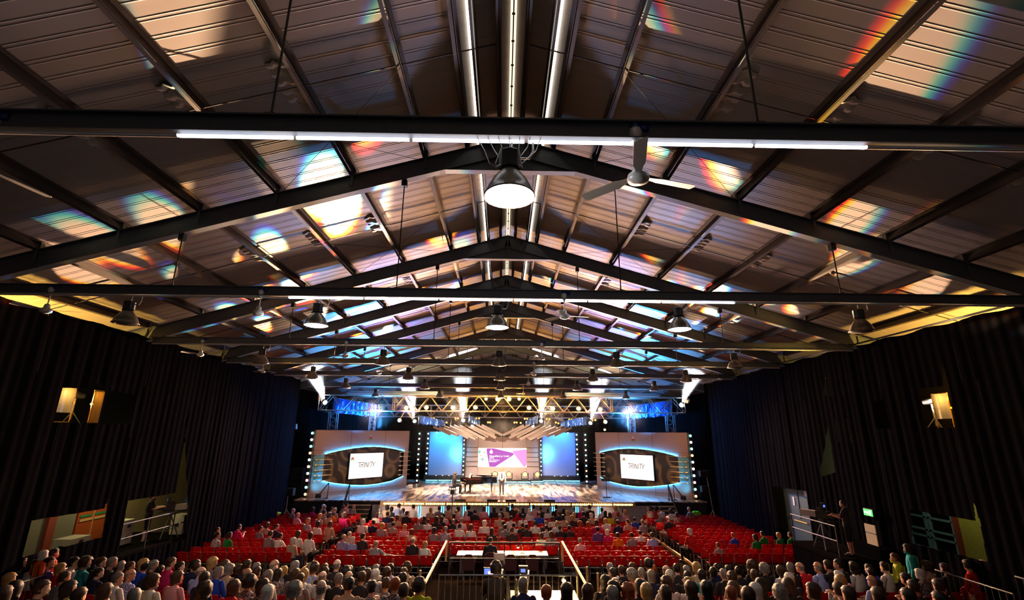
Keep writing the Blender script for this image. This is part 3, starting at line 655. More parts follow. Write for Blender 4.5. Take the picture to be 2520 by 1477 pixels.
def foil(p0, p1, z0a, z1a, z0b, z1b, lab, seed, nu=170):
    rn = random.Random(seed); p0, p1 = Vector(p0), Vector(p1); d = (p1-p0).normalized(); n = Vector((d.y, -d.x, 0))
    if n.y > 0: n = -n
    off = [rn.random()-.5 for _ in range(nu+1)]; tl = [(rn.random()-.5)*.5 for _ in range(nu+1)]; cut = [rn.random()**2*.16 for _ in range(nu+1)]
    mb = MB()
    def fn(u, v):
        i = min(nu, round(u*nu)); uu = u+(v-.5)*.006*math.sin(i*.37); p = p0.lerp(p1, max(0, min(1, uu))); z0 = z0a+(z0b-z0a)*u-cut[i]; z1 = z1a+(z1b-z1a)*u
        q = p+n*(.16*off[i]+.16*tl[i]*(v-.5)+.05*noise.noise(Vector((i*.9, v*2.2, seed)))); q.z = z0+(z1-z0)*v; return q
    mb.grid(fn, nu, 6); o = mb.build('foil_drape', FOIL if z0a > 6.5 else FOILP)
    if z0a < 6.5:
        hb = MB()
        for u in (.15, .85): q = p0.lerp(p1, u); hb.tube([(q.x, q.y, z1a+(z1b-z1a)*u-.1), (q.x*1.02, 42.76, 6.64)], .012, 5)
        hb.build('hanging_wire', STEEL_D, o)
    return tag(o, lab, 'drape', 'foil drapes on the trusses')
for s, w in ((-1, 'left'), (1, 'right')):
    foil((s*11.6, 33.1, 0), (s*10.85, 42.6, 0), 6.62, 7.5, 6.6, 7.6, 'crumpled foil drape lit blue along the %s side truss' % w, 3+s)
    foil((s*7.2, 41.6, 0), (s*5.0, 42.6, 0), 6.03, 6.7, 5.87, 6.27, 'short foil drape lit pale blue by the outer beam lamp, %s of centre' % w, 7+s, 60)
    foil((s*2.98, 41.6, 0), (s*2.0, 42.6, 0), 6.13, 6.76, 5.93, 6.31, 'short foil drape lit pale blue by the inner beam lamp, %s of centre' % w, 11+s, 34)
    for y0 in (34.5, 38.5): spot((s*9.2, y0-1.2, 6.2), (s*11.3, y0+1.5, 7.1), 2600, (.02, .30, 1), 85, .8, .15, 'truss_blue_lamp')
    spot((s*10, 31.8, 6.0), (s*11, 33, 7.4), 300, (.03, .42, 1), 90, .8, .15, 'truss_blue_lamp')
    for xx in (6.1, 2.5): spot((s*xx, 40.5, 5.8), (s*xx, 42.2, 6.3), 260, (.25, .55, 1), 80, .8, .1, 'truss_blue_lamp')
# beam heads: fixture with a blazing lens facing the roof over the audience
BEAML = mat('beam_lens', '#ffffff', .3, var=0, emit=(.92, .97, 1), power=60)
PLACE = ['on the outer left end of the front truss', 'beside the left outer foil drape', 'beside the left inner foil drape', 'beside the right inner foil drape', 'beside the right outer foil drape', 'on the outer right end of the front truss']
def can(name, lab, loc, aim, r, L, lens, group, cat='stage light', hang=.35, mtl=None):
    t = thing(name, lab, cat, loc, 0, group); q = look_mat((0, 0, 0), Vector(aim)-Vector(loc)).to_3x3()
    mb = MB(); mb.lathe([(r*.55, L), (r*.9, L*.7), (r, .02), (r, -.02), (r*.93, -.02), (r*.9, .01)], 14, M=q); mb.build('can', mtl or BLACK, t)
    mb = MB(); mb.lathe([(0, -.004), (r*.9, 0), (r*.9, .012)], 14, M=q); mb.build('lens', lens, t)
    if hang: mb = MB(); a = r+.02; mb.tube([(-a, 0, 0), (-a, 0, hang*.6), (a, 0, hang*.6), (a, 0, 0)], .012, 5); mb.tube([(0, 0, hang*.6), (0, 0, hang)], .014, 5); mb.build('yoke', BLACK, t)
    return t
for i, (h, a) in enumerate(zip(HEADS, AIM)):
    d = BEAMD[i]; t = can('beam_light', 'blazing white beam light %s' % PLACE[i], Vector(h)-d*.12, Vector(h)+d*4+Vector((0, -4, 0)), .16, .4, BEAML, 'beam lights', hang=.3)
for s, w in ((-1, 'left'), (1, 'right')):  # made-up fixtures for the two added gobo lamps
    can('beam_light', 'added dark moving head under the front truss aiming at the nearest roof, %s half' % w, (s*6.6, 31.3, 6.0), (s*9.1, 5.5, 10.2), .13, .3, mat('added_gobo_lens', '#ffe0c0', .4, var=0, emit=(1, .7, .45), power=8), 'beam lights', hang=.0)
    mb = MB(); mb.tube([(0, .1, .05), (0, 1.45, .62)], .02); mb.build('arm', BLACK, bpy.data.objects[[o.name for o in bpy.data.objects if o.name.startswith('beam_light')][-1]])
AMBH = mat('amber_hot_lens', '#ffe0a0', .3, var=0, emit=(1, .40, .06), power=3)
for i, (px, py) in enumerate(((1000, 1004), (1049.5, 1003), (1114.5, 1004), (1170, 1003), (1302, 1004), (1360.7, 1006), (1423.7, 1006), (1477, 1008))):
    p = atY(px, py, 32.75); can('par_can', 'amber lamp glowing on the front truss, %s from the left' % nth(i), p, (p.x*.7, 20, 3), .15, .34, AMBH, 'amber lamps on the front truss', hang=.26); point((p.x, p.y-.25, p.z-.02), 150, (1, .42, .06), .1, 'amber_lamp_bulb')
for i, px in enumerate((1196, 1224.9, 1252.8, 1277.7)):
    p = atY(px, 982.3, 32.75); can('par_can', 'amber lamp high in the middle of the front truss, %s of four from the left' % nth(i), p, (p.x*.7, 12, 8), .16 if i in (1, 2) else .1, .34, AMBH, 'amber lamps in the middle of the front truss', hang=.26); point((p.x, p.y-.25, p.z), 150, (1, .44, .06), .1, 'amber_lamp_bulb')
for i, (px, py) in enumerate(((1062, 1030), (1067.5, 1030), (1121, 1030), (1127, 1030), (1172, 1030), (1179, 1030), (1201, 1039.6), (1206, 1040), (1266, 1040), (1271.5, 1040), (1281.5, 1041), (1291.5, 1031), (1297.5, 1031), (1345.5, 1032), (1352, 1032), (1368, 1040), (1374, 1042), (1401, 1033), (1407, 1033), (1465, 1034), (1099, 1040))):
    p = atY(px, py, 42.8); can('par_can', 'small amber lamp on the rear truss, %s listed from the left' % nth(i), p, (p.x*.7, 25, 3), .085, .2, AMBH, 'amber lamps on the rear truss', hang=max(.12, 6.62-p.z))
# chevron canopy of slats
SLAT = mat('pale_slat', '#b9a294', .5, var=.06)
CH = [(-5.26, 5.68, -3.7, 5.05), (-4.41, 5.74, -2.21, 4.8), (-3.57, 5.80, -1.45, 4.8), (-2.65, 5.86, -.56, 4.9), (-1.75, 5.9, -.02, 5.1)]
for s, w in ((-1, 'left'), (1, 'right')):
    for i, (x0, z0, x1, z1) in enumerate(CH):
        t = thing('canopy_slat', 'pale sloping canopy slat over the stage, %s from the middle on the %s' % (nth(4-i), w), 'canopy slat', (0, 41, 0), 0, 'chevron canopy')
        a, b = Vector((-s*-1*abs(x0)*1, 0, z0)), Vector((s*abs(x1), 0, z1)); a.x = s*abs(x0)
        mb = MB(); mb.bar(a, b, .9, .20, (0, 0, 1)); mb.build('board', SLAT, t)
        mb = MB(); o2 = Vector((s*.46, 0, .05)); mb.bar(a+o2+Vector((0, -.2, 0)), b+o2*1.1+Vector((s*.12, -.2, .0)), .5, .14, (0, 0, 1)); mb.build('upper_board', SLAT, t)
        mb = MB(); mb.tube([a+Vector((0, 0, .03)), Vector((a.x, 1.76, 6.64))], .012, 5); mb.tube([b.lerp(a, .4)+Vector((0, 0, .03)), Vector((a.x*.9+b.x*.1, 1.76, 6.64))], .01, 5); mb.build('hanger', STEEL_D, t)
for s, w in ((-1, 'left'), (1, 'right')):
    for i, (px, py) in enumerate(((1075.5, 1064), (1093, 1064), (1141, 1072), (1178, 1074), (1216, 1075), (1128.5, 1051))):
        p = atY(px if s < 0 else 2*1236.5-px, py+(1.5 if s > 0 else 0), 40.7); can('spot_lamp_head', 'little white lamp by the canopy slats, %s on the %s' % (nth(i), w), p, (p.x, 30, 1), .06 if i < 5 else .05, .2, WARML, 'small lamps at the canopy', hang=.25)
# thin haze over the stage
hz = bpy.data.materials.new('stage_haze'); hz.use_nodes = True; nt = hz.node_tree
for n in list(nt.nodes): nt.nodes.remove(n)
o_ = nt.nodes.new('ShaderNodeOutputMaterial'); vs_ = nt.nodes.new('ShaderNodeVolumeScatter'); vs_.inputs['Density'].default_value = .0018; vs_.inputs['Anisotropy'].default_value = .55; vs_.inputs['Color'].default_value = (.9, .93, 1, 1); nt.links.new(vs_.outputs[0], o_.inputs['Volume'])
def haze_mat(nm, dens):
    h = bpy.data.materials.new(nm); h.use_nodes = True; t = h.node_tree
    for n in list(t.nodes): t.nodes.remove(n)
    a = t.nodes.new('ShaderNodeOutputMaterial'); v = t.nodes.new('ShaderNodeVolumeScatter'); v.inputs['Density'].default_value = dens; v.inputs['Anisotropy'].default_value = .3; v.inputs['Color'].default_value = (.95, .97, 1, 1); t.links.new(v.outputs[0], a.inputs['Volume']); return h
mb = MB(); mb.boxb(-14, 14, 31.35, 44.4, 3.2, 10.6); hzo = mb.build('haze', hz); tag(hzo, 'thin stage haze hanging in the air above the whole stage', 'haze', kind='stuff')
HZB = haze_mat('beam_cone_haze', .3)  # dense haze added only inside cones shaped like the beams
for i, (h, d) in enumerate(zip(HEADS, BEAMD)):
    q = look_mat(Vector(h), Vector(h)-d).to_3x3(); L = 4.2 if 0 < i < 5 else 2.9; t_ = math.tan(R(14.2))
    mb = MB(); mb.lathe([(.06, .22)]+[(.05+z*t_, z) for z in (1, 2, 3, L)]+[((.05+L*t_)*.7, L+.3)], 24, M=q); o = mb.build('haze', HZB, loc=h, smooth=True); tag(o, 'cone of haze added to show the white beam of the beam light %s' % PLACE[i], 'haze', kind='stuff')
# ---- grand piano
GLOSS = mat('piano_black', '#08080a', .08, 0, 0, spec=.8); BRASS = mat('brass', '#c8923a', .25, .9, .1); SHEETM = mat('music_paper', '#d9b878', .8); REDW = mat('soundboard', '#7a2c1c', .35)
pn = thing('grand_piano', 'black grand piano with its lid slightly raised on stage', 'piano', (-2.72, 35.2, ZS), R(20))
PO = [(0, -.75), (0, .75), (1.7, .75), (2.3, .62), (2.56, .42), (2.6, .2), (2.45, 0), (2.05, -.12), (1.65, -.3), (1.3, -.58), (1.0, -.72), (.7, -.75)]
mb = MB(); mb.prism(PO, lambda a, b, d: (a, b, d), .66, .72); n = len(PO)
for i in range(1, n):
    a, b = PO[i], PO[(i+1) % n]; mb.bar((a[0], a[1], .84), (b[0], b[1], .84), .04, .32)
mb.boxb(0, .04, -.75, -.66, .7, 1.0); mb.boxb(0, .04, .66, .75, .7, 1.0); mb.boxb(.28, .32, -.7, .7, .74, .99); pc = mb.build('case', GLOSS, pn)
mb = MB(); mb.prism([(a*.97+.03, b*.96) for a, b in PO], lambda a, b, d: (a+.2 if a < .2 else a, b, d), .86, .88); mb.build('soundboard', REDW, pc)
mb = MB(); mb.boxb(-.06, .3, -.75, .75, .66, .72); mb.boxb(-.08, -.04, -.72, .72, .66, .76); mb.build('key_bed', GLOSS, pn)
mb = MB()
for k in range(52): mb.boxb(-.03, .12, -.61+k*.0235, -.61+k*.0235+.0222, .72, .742)
mb.build('white_keys', mat('ivory', '#efe6d6', .3), pn)
mb = MB()
for k in range(51):
    if k % 7 not in (1, 4): mb.boxb(.03, .12, -.593+k*.0235, -.593+k*.0235+.011, .74, .756)
mb.build('black_keys', GLOSS, pn)
for x, y_ in ((.35, -.62), (.35, .62), (2.2, .28)):
    mb = MB(); mb.lathe([(.075, .66), (.08, .6), (.045, .1), (.05, .09), (.03, .07)], 10, (x, y_, 0)); lg = mb.build('leg', GLOSS, pn)
    mb = MB(); mb.lathe([(.03, .09), (.045, .05), (.03, 0)], 10, (x, y_, 0)); mb.build('caster', BRASS, lg)
mb = MB(); mb.tube([(.5, -.08, .66), (.45, -.08, .1)], .018); mb.tube([(.5, .08, .66), (.45, .08, .1)], .018); mb.boxb(.35, .5, -.12, .12, .06, .16)
for k in (-1, 0, 1): mb.boxb(.22, .36, k*.07-.018, k*.07+.018, .06, .08)
mb.build('pedal_lyre', GLOSS, pn)
ML = Matrix.Translation((0, .75, 1.0)) @ Matrix.Rotation(R(-9), 4, 'X')
mb = MB(); mb.prism([p for p in PO if p[0] >= .6]+[(.62, -.75), (.62, .75)][:0], lambda a, b, d: ML @ Vector((a, b-.75, d)), 0, .022); mb.build('lid', GLOSS, pn)
mb = MB(); mb.tube([(1.1, -.6, .98), (1.15, -.58, 1.2)], .012); mb.build('lid_prop', GLOSS, pn)
mb = MB(); mb.box((.52, 0, 1.13), (.02, .7, .26), Matrix.Rotation(R(20), 3, 'Y')); md = mb.build('music_desk', GLOSS, pn)
mb = MB(); mb.box((.49, -.05, 1.18), (.006, .42, .3), Matrix.Rotation(R(20), 3, 'Y')); tag(mb.build('sheet_music', SHEETM, loc=(0, 0, 0)), 'open cream sheet music on the piano desk', 'sheet music'); so = bpy.data.objects['sheet_music']; so.location = (-2.72, 35.2, ZS); so.rotation_euler = (0, 0, R(20))
bn = thing('piano_bench', 'black padded piano bench with slim legs', 'bench', (-3.42, 34.95, ZS), R(20))
mb = MB(); mb.boxb(-.17, .17, -.32, .32, .42, .5); mb.build('seat', mat('bench_leather', '#141012', .4), bn)
for a in (-.14, .14):
    for b in (-.28, .28): mb = MB(); mb.boxb(a-.02, a+.02, b-.02, b+.02, 0, .42); mb.build('leg', GLOSS, bn)
# lectern
lc = thing('lectern', 'slim metal lectern with a sheet on its tray, right front of the stage', 'lectern', (6.95, 33.6, ZS), R(-12))
mb = MB(); mb.boxb(-.02, .02, -.02, .02, .02, 1.05); mb.boxb(-.25, .25, -.2, .2, 0, .025); mb.build('base', BLACK, lc)
mb = MB(); mb.tube([(-.3, 0, .03), (-.27, 0, 1.05)], .012); mb.tube([(.3, 0, .03), (.27, 0, 1.05)], .012); mb.tube([(-.3, 0, .5), (.3, 0, .5)], .008); mb.build('side_frame', WHITE, lc)
mb = MB(); mb.box((0, -.02, 1.12), (.62, .4, .025), Matrix.Rotation(R(-20), 3, 'X')); mb.boxb(-.3, .3, -.22, -.2, 1.02, 1.08); mb.build('tray', STEEL_D, lc)
mb = MB(); mb.tube([(.22, .1, 1.15), (.24, .15, 1.35), (.24, .02, 1.42)], .007); mb.lathe([(0, .02), (.02, .01), (.0, -.03)], 8, (.24, .0, 1.42)); mb.build('microphone', BLACK, lc)
for s, w in ((-1, 'left'), (1, 'right')):
    t = thing('coiled_cable', 'pale cable coil on the floor at the inner foot of the %s set panel' % w, 'cable', (s*6.95, 37.9, ZS))
    mb = MB(); mb.tube([(.25*math.cos(a*.5)*(1-.01*a), .2*math.sin(a*.5), .04+.006*a) for a in range(40)], .02, 6); mb.build('loop', WHITE, t)
    mb = MB(); mb.box((.1, .1, .2), (.28, .2, .22)); mb.build('connector_box', WHITE, t)
t = can('profile_lamp', 'small amber lamp standing on top of the right set panel', (8.0, 38.3, 5.58), (6, 30, 1), .1, .25, mat('soft_amber_lens', '#ffd090', .4, var=0, emit=(1, .6, .25), power=4), None, hang=0)
mb = MB(); mb.boxb(-.05, .05, -.05, .05, -.2, -.09); mb.build('clamp', BLACK, t)
mb = MB(); mb.tube([(0, 0, 0), (0, 0, 1.25)], .035); tag(mb.build('upright_pole', mat('wood_pole', '#c8954a', .5), loc=(9.9, 38.5, 5.35)), 'bare wooden pole rising behind the right set panel', 'pole')
# camera on a pole before the stage
cp = thing('remote_camera', 'small black remote camera on a stand before the piano', 'camera', (-2.95, 30.3, 0))
mb = MB(); mb.tube([(0, 0, 0), (0, 0, 1.75)], .03); mb.tube([(0, 0, .5), (.3, .1, 0)], .015); mb.tube([(0, 0, .5), (-.3, .1, 0)], .015); mb.tube([(0, 0, .5), (0, -.3, 0)], .015); mb.build('stand', BLACK, cp)
mb = MB(); mb.boxb(-.12, .12, -.14, .14, 1.75, 1.95); mb.lathe([(.05, .1), (.06, 0)], 10, (0, .14, 1.86), Matrix.Rotation(R(-90), 3, 'X')); mb.boxb(-.28, .28, -.05, .05, 1.95, 1.985); mb.build('camera_body', BLACK, cp)
# loudspeakers and lamp stand beside the stage
for s, w in ((-1, 'left'), (1, 'right')):
    t = thing('speaker_stack', 'tall dark loudspeaker stack beside the %s end of the stage' % w, 'speaker', (s*13.55, 33.6, 0))
    for k in range(7): mb = MB(); mb.boxb(-.42, .42, -.35, .4, .02+k*.42, .42+k*.42); c_ = mb.build('cabinet', BLACK, t); mb = MB(); mb.boxb(-.06, .06, -.365, -.35, .3+k*.42, .32+k*.42); mb.build('badge', GREYM, c_)
ls = thing('lamp_stand', 'tripod lamp stand with two lamp heads at the right corner of the stage', 'lamp stand', (13.0, 31.2, 0))
mb = MB(); mb.tube([(0, 0, 0.3), (-.25, 0, 3.1)], .03); 
for a in (.3, 2.4, 4.5): mb.tube([(-.03, 0, .8), (.55*math.cos(a), .55*math.sin(a), 0)], .022)
mb.build('tripod', ALU, ls)
for zz in (2.0, 2.9): mb = MB(); mb.box((-.45, 0, zz), (.4, .3, .34)); mb.boxb(-.3, 0, -.02, .02, zz-.03, zz+.03); mb.build('lamp_head', BLACK, ls)
ps = thing('lamp_stand', 'tall pole lamp stand tinted blue beside the left drapes', 'lamp stand', (-12.75, 29.9, 0))
mb = MB(); mb.tube([(0, 0, 0), (0, 0, 5.1)], .06); mb.build('pole', ALU, ps)
mb = MB(); mb.box((-.15, 0, 5.25), (.4, .35, .3), Matrix.Rotation(R(25), 3, 'Y')); mb.lathe([(.14, .2), (.16, 0), (.16, -.1)], 12, (.15, 0, 5.5)); mb.build('lamp_head', BLACK, ps)
spot((-10.8, 28.5, 1.0), (-12.9, 30.2, 3.6), 30, (.05, .35, 1), 50, .8, .1, 'pole_blue_lamp')
ms = thing('lamp_stand', 'low tripod lamp stand by the left loudspeaker stack', 'lamp stand', (-12.9, 30.9, 0))
mb = MB(); mb.tube([(0, 0, 0), (0, 0, 1.5)], .03)
for a in (.3, 2.4, 4.5): mb.tube([(0, 0, .8), (.5*math.cos(a), .5*math.sin(a), 0)], .02)
mb.build('tripod', ALU, ms); mb = MB(); mb.box((.1, 0, 1.75), (.5, .35, .42)); mb.build('lamp_head', BLACK, ms)

# ------------------------------------------------------------------ people: bodies, hair, clothes
HT = [(-.117, .018, .060, -.02), (-.108, .038, .082, .0), (-.09, .052, .092, .03), (-.06, .062, .092, .062), (-.03, .068, .092, .083), (0, .071, .094, .094), (.03, .074, .097, .099), (.06, .073, .093, .097), (.085, .064, .078, .084), (.104, .046, .055, .062), (.116, .02, .024, .028)]
def headp(z):
    for a, b in zip(HT, HT[1:]):
        if z <= b[0]: t = max(0, (z-a[0])/(b[0]-a[0])); return tuple(a[k]+(b[k]-a[k])*t for k in (1, 2, 3))
    return HT[-1][1:]
def headr(z, th):
    w, f, b = headp(z); c, s_ = math.cos(th), math.sin(th); d = f if c > 0 else b
    return Vector((w*s_, d*c, z))
def add_head(mb, M):
    n = 28; zs = [-.117+.233*i/30 for i in range(31)]; base = len(mb.v)
    for z in zs:
        for j in range(n):
            th = 2*math.pi*j/n; t = th if th < math.pi else th-2*math.pi; p = headr(z, t); at = abs(t); k = 0
            if at < .42 and -.05 < z < .025: k += .026*(1-at/.42)*max(0, 1-abs(z+.032)/.05)**.8 if z < .018 else .006*(1-at/.42)
            k -= .010*math.exp(-((at-.42)/.16)**2-((z-.012)/.016)**2); k += .004*math.exp(-((z-.036)/.012)**2)*(at < .8)
            k += .005*math.exp(-(at/.26)**2-((z+.068)/.008)**2)-.004*math.exp(-(at/.3)**2-((z+.078)/.006)**2); k += .006*math.exp(-(at/.3)**2-((z+.1)/.012)**2)
            r = Vector((p.x, p.y, 0)); L = r.length; r = r*((L+k)/max(L, 1e-4)); mb.v.append(tuple(M @ Vector((r.x, r.y, z))))
    for i in range(30):
        for j in range(n): q = base+i*n; j2 = (j+1) % n; mb.f.append((q+j, q+j2, q+n+j2, q+n+j))
    mb.f.append(tuple(base+j for j in range(n))[::-1]); mb.f.append(tuple(base+30*n+j for j in range(n)))
    for s in (-1, 1): ell(mb, M @ Vector((s*.075, -.012, -.006)), (.012, .022, .032), M.to_3x3())
def ell(mb, c, r, Q=None, n=10):
    prof = [(math.sin(math.pi*i/n), -math.cos(math.pi*i/n)) for i in range(n+1)]; base = len(mb.v); c = Vector(c)
    for a, z in prof:
        for j in range(12):
            p = Vector((max(a, .01)*r[0]*math.cos(j*math.pi/6), max(a, .01)*r[1]*math.sin(j*math.pi/6), z*r[2]))
            if Q is not None: p = Q @ p
            mb.v.append(tuple(c+p))
    for i in range(n):
        for j in range(12): q = base+i*12; j2 = (j+1) % 12; mb.f.append((q+j, q+j2, q+12+j2, q+12+j))
    mb.f.append(tuple(base+j for j in range(12))[::-1]); mb.f.append(tuple(base+n*12+j for j in range(12)))
def limb(mb, P, rs):
    mb.tube(P, rs, 10)
    for p, r in zip(P, rs): ell(mb, p, (r, r, r), None, 6)
def torso(mb, secs):
    """secs: (centre, half width, half depth), rings square to the spine, x stays sideways"""
    base = len(mb.v); n = 18; k = len(secs)
    for i, (c, w, d) in enumerate(secs):
        c = Vector(c); a = (Vector(secs[min(i+1, k-1)][0])-Vector(secs[max(i-1, 0)][0])).normalized(); x = Vector((1, 0, 0)); y = a.cross(x).normalized()*-1 if False else a.cross(x).normalized()
        for j in range(n):
            t = 2*math.pi*j/n; q = abs(math.cos(t))**.75*math.copysign(1, math.cos(t)); mb.v.append(tuple(c+x*w*q+y*d*math.sin(t)))
    for i in range(k-1):
        for j in range(n): q = base+i*n; j2 = (j+1) % n; mb.f.append((q+j, q+j2, q+n+j2, q+n+j))
    mb.f.append(tuple(base+j for j in range(n))[::-1]); mb.f.append(tuple(base+(k-1)*n+j for j in range(n)))
def hand(mb, wr, d, nrm, side, curl=.5):
    """palm, four fingers of unequal length and a thumb; d along the fingers, nrm out of the back of the hand"""
    d = Vector(d).normalized(); nrm = Vector(nrm); nrm = (nrm-d*nrm.dot(d)).normalized(); x = d.cross(nrm)*side; wr = Vector(wr)
    Q = Matrix((x, d, nrm)).transposed(); ell(mb, wr+d*.05, (.040, .055, .016), Q)
    for i, L in enumerate((.068, .078, .072, .056)):
        b = wr+d*.088+x*(.028-.019*i); a1 = curl; p1 = b+(d*math.cos(a1)-nrm*math.sin(a1))*L*.5; a2 = curl*2.1; p2 = p1+(d*math.cos(a2)-nrm*math.sin(a2))*L*.5
        mb.tube([wr+d*.05+x*(.024-.016*i), b, p1, p2], [.009, .009, .008, .0065], 6); ell(mb, p2, (.0065,)*3, None, 4)
    b = wr+d*.03+x*.032; mb.tube([wr+d*.015+x*.015, b, b+x*.022+d*.028-nrm*.012, b+x*.026+d*.058-nrm*.022], [.013, .012, .010, .008], 6)
BONES = {}
def make_body(name, J, yaw=0, pitch=0, voxel=.012, curl=.5, hd=None, slim=1.0, shorts=False):
    """J: joint positions; returns dict of meshes body/top/legs/shoes"""
    mb = MB(); V = lambda k: Vector(J[k]); pel, chest, neck, head = V('pelvis'), V('chest'), V('neck'), V('head'); sh = (V('shL')+V('shR'))/2
    secs = [(pel+(pel-chest).normalized()*.07, .13*slim, .09), (pel, .168*slim, .115), (pel.lerp(chest, .45), .148*slim, .105), (chest, .168*slim, .118), (chest.lerp(sh, .6), .172*slim, .108), (sh, .160*slim, .088), (sh.lerp(neck, .5), .110, .072), (sh.lerp(neck, .8), .064, .060), (neck, .052, .056), (neck.lerp(head, .55), .050, .056)]
    torso(mb, secs)
    for s in 'LR':
        limb(mb, [V('sh'+s), V('sh'+s).lerp(V('el'+s), .5), V('el'+s), V('el'+s).lerp(V('wr'+s), .4), V('wr'+s)], [.054, .046, .039, .038, .026])
        limb(mb, [V('hip'+s), V('hip'+s).lerp(V('kn'+s), .5), V('kn'+s), V('kn'+s).lerp(V('an'+s), .35), V('an'+s)], [.095, .078, .056, .056, .036])
        t = (V('to'+s)-V('an'+s)); ft = Vector((t.x, t.y, 0)).normalized(); a = V('an'+s); mb.tube([a-ft*.05+Vector((0, 0, -.045)), a+ft*.05+Vector((0, 0, -.045)), a+ft*.14+Vector((0, 0, -.06)), a+ft*.19+Vector((0, 0, -.065))], [.040, .044, .040, .025], 8)
        h = (hd or {}).get(s, {}); hand(mb, V('wr'+s), h.get('d', V('wr'+s)-V('el'+s)), h.get('n', (0, 0, 1)), -1 if s == 'L' else 1, h.get('curl', curl))
    Mh = Matrix.Translation(head) @ Matrix.Rotation(yaw, 4, 'Z') @ Matrix.Rotation(pitch, 4, 'X'); add_head(mb, Mh)
    me = mb.mesh(name+'_raw', None); o = bpy.data.objects.new('tmp', me); COL.objects.link(o)
    md = o.modifiers.new('r', 'REMESH'); md.mode = 'VOXEL'; md.voxel_size = voxel; md.adaptivity = 0
    sm = o.modifiers.new('s', 'SMOOTH'); sm.factor = .5; sm.iterations = 2
    dg = bpy.context.evaluated_depsgraph_get(); body = bpy.data.meshes.new_from_object(o.evaluated_get(dg)); bpy.data.objects.remove(o); bpy.data.meshes.remove(me)
    body.name = name; body.shade_smooth()
    segs = [('top', pel, chest, .15), ('top', chest, sh, .16), ('skin', sh.lerp(neck, .75), neck, .055), ('skin', neck, head, .08), ('skin', head, head+Vector((0, 0, .05)), .09)]
    for s in 'LR':
        e = V('sh'+s).lerp(V('el'+s), .85)
        segs += [('top', V('sh'+s), e, .055), ('fore', e, V('el'+s), .04), ('fore', V('el'+s), V('wr'+s), .035), ('skin', V('wr'+s), V('wr'+s)+(V('wr'+s)-V('el'+s)).normalized()*.1, .04)]
        kn = V('kn'+s); segs += [('legs', V('hip'+s), kn, .075), ('shin', kn, V('an'+s)+Vector((0, 0, .0)), .045), ('shoes', V('an'+s)+Vector((0, 0, -.03)), V('to'+s)+Vector((0, 0, -.02)), .04)]
    segs.append(('legs', pel-Vector((.08, 0, .02)), pel+Vector((.08, 0, -.02)), .13))
    def lab(p):
        best = 9; nm = 'skin'
        for k, a, b, r in segs:
            ab = b-a; t = max(0, min(1, (p-a).dot(ab)/max(ab.length_squared, 1e-6))); dd = (p-a-ab*t).length/ r
            if dd < best: best = dd; nm = k
        return nm
    co = [v.co.copy() for v in body.vertices]; nr = [v.normal.copy() for v in body.vertices]; vl = [lab(p) for p in co]
    def shell(keys, off):
        idx = {}; vv = []; ff = []
        for p in body.polygons:
            vs_ = list(p.vertices)
            if sum(vl[i] in keys for i in vs_) >= 3:
                for i in vs_:
                    if i not in idx: idx[i] = len(vv); vv.append(co[i]+nr[i]*off)
                ff.append([idx[i] for i in vs_])
        me2 = bpy.data.meshes.new(name+'_part'); me2.from_pydata(vv, [], ff); me2.update(); smooth_rim(me2); me2.shade_smooth(); me2.materials.append(None); return me2
    body.materials.append(None)
    return {'body': body, 'top': shell({'top'}, .013), 'toplong': shell({'top', 'fore'}, .013), 'legs': shell({'legs'} if shorts else {'legs', 'shin'}, .011), 'shoes': shell({'shoes'}, .010), 'head': Vector(head), 'yaw': yaw, 'pitch': pitch}
def seat_pose(arm='lap', lean=0):
    ly = lean; J = {'pelvis': (0, 0, .55), 'chest': (0, -.03+ly*.5, .83), 'neck': (0, -.01+ly, 1.085-ly*.25), 'head': (0, .025+ly*1.25, 1.225-ly*.35)}
    z = 1.005-ly*.2
    for s, k in (('L', -1), ('R', 1)):
        J['sh'+s] = (k*.172, -.015+ly*.85, z); J['el'+s] = (k*.245, .05+ly*.9, .73); J['wr'+s] = (k*.11, .27+ly*.5, .66)
        J['hip'+s] = (k*.095, .02, .53); J['kn'+s] = (k*.13, .45, .54); J['an'+s] = (k*.14, .44, .10); J['to'+s] = (k*.15, .62, .05)
    if arm == 'side': J['elR'] = (.43, -.06, .86); J['wrR'] = (.66, -.02, .86)
    if arm == 'clap':
        for s, k in (('L', -1), ('R', 1)): J['el'+s] = (k*.25, .10, .78); J['wr'+s] = (k*.05, .30, .95)
    if arm == 'knee':
        for s, k in (('L', -1), ('R', 1)): J['el'+s] = (k*.21, .33, .68); J['wr'+s] = (k*.04, .50, .74)
    if arm == 'chin': J['elR'] = (.22, .14, .76); J['wrR'] = (.09, .13, 1.0)
    return J
SB = {}
for nm, a, ln, yw in (('n', 'lap', 0, 0), ('r', 'lap', 0, -.7), ('l', 'lap', 0, .7), ('s', 'side', 0, -.35), ('c', 'clap', .02, -.2), ('k', 'knee', .14, .1), ('h', 'chin', .03, -.3)):
    SB[nm] = make_body('person_seated_'+nm, seat_pose(a, ln), yw, 0, .0125)
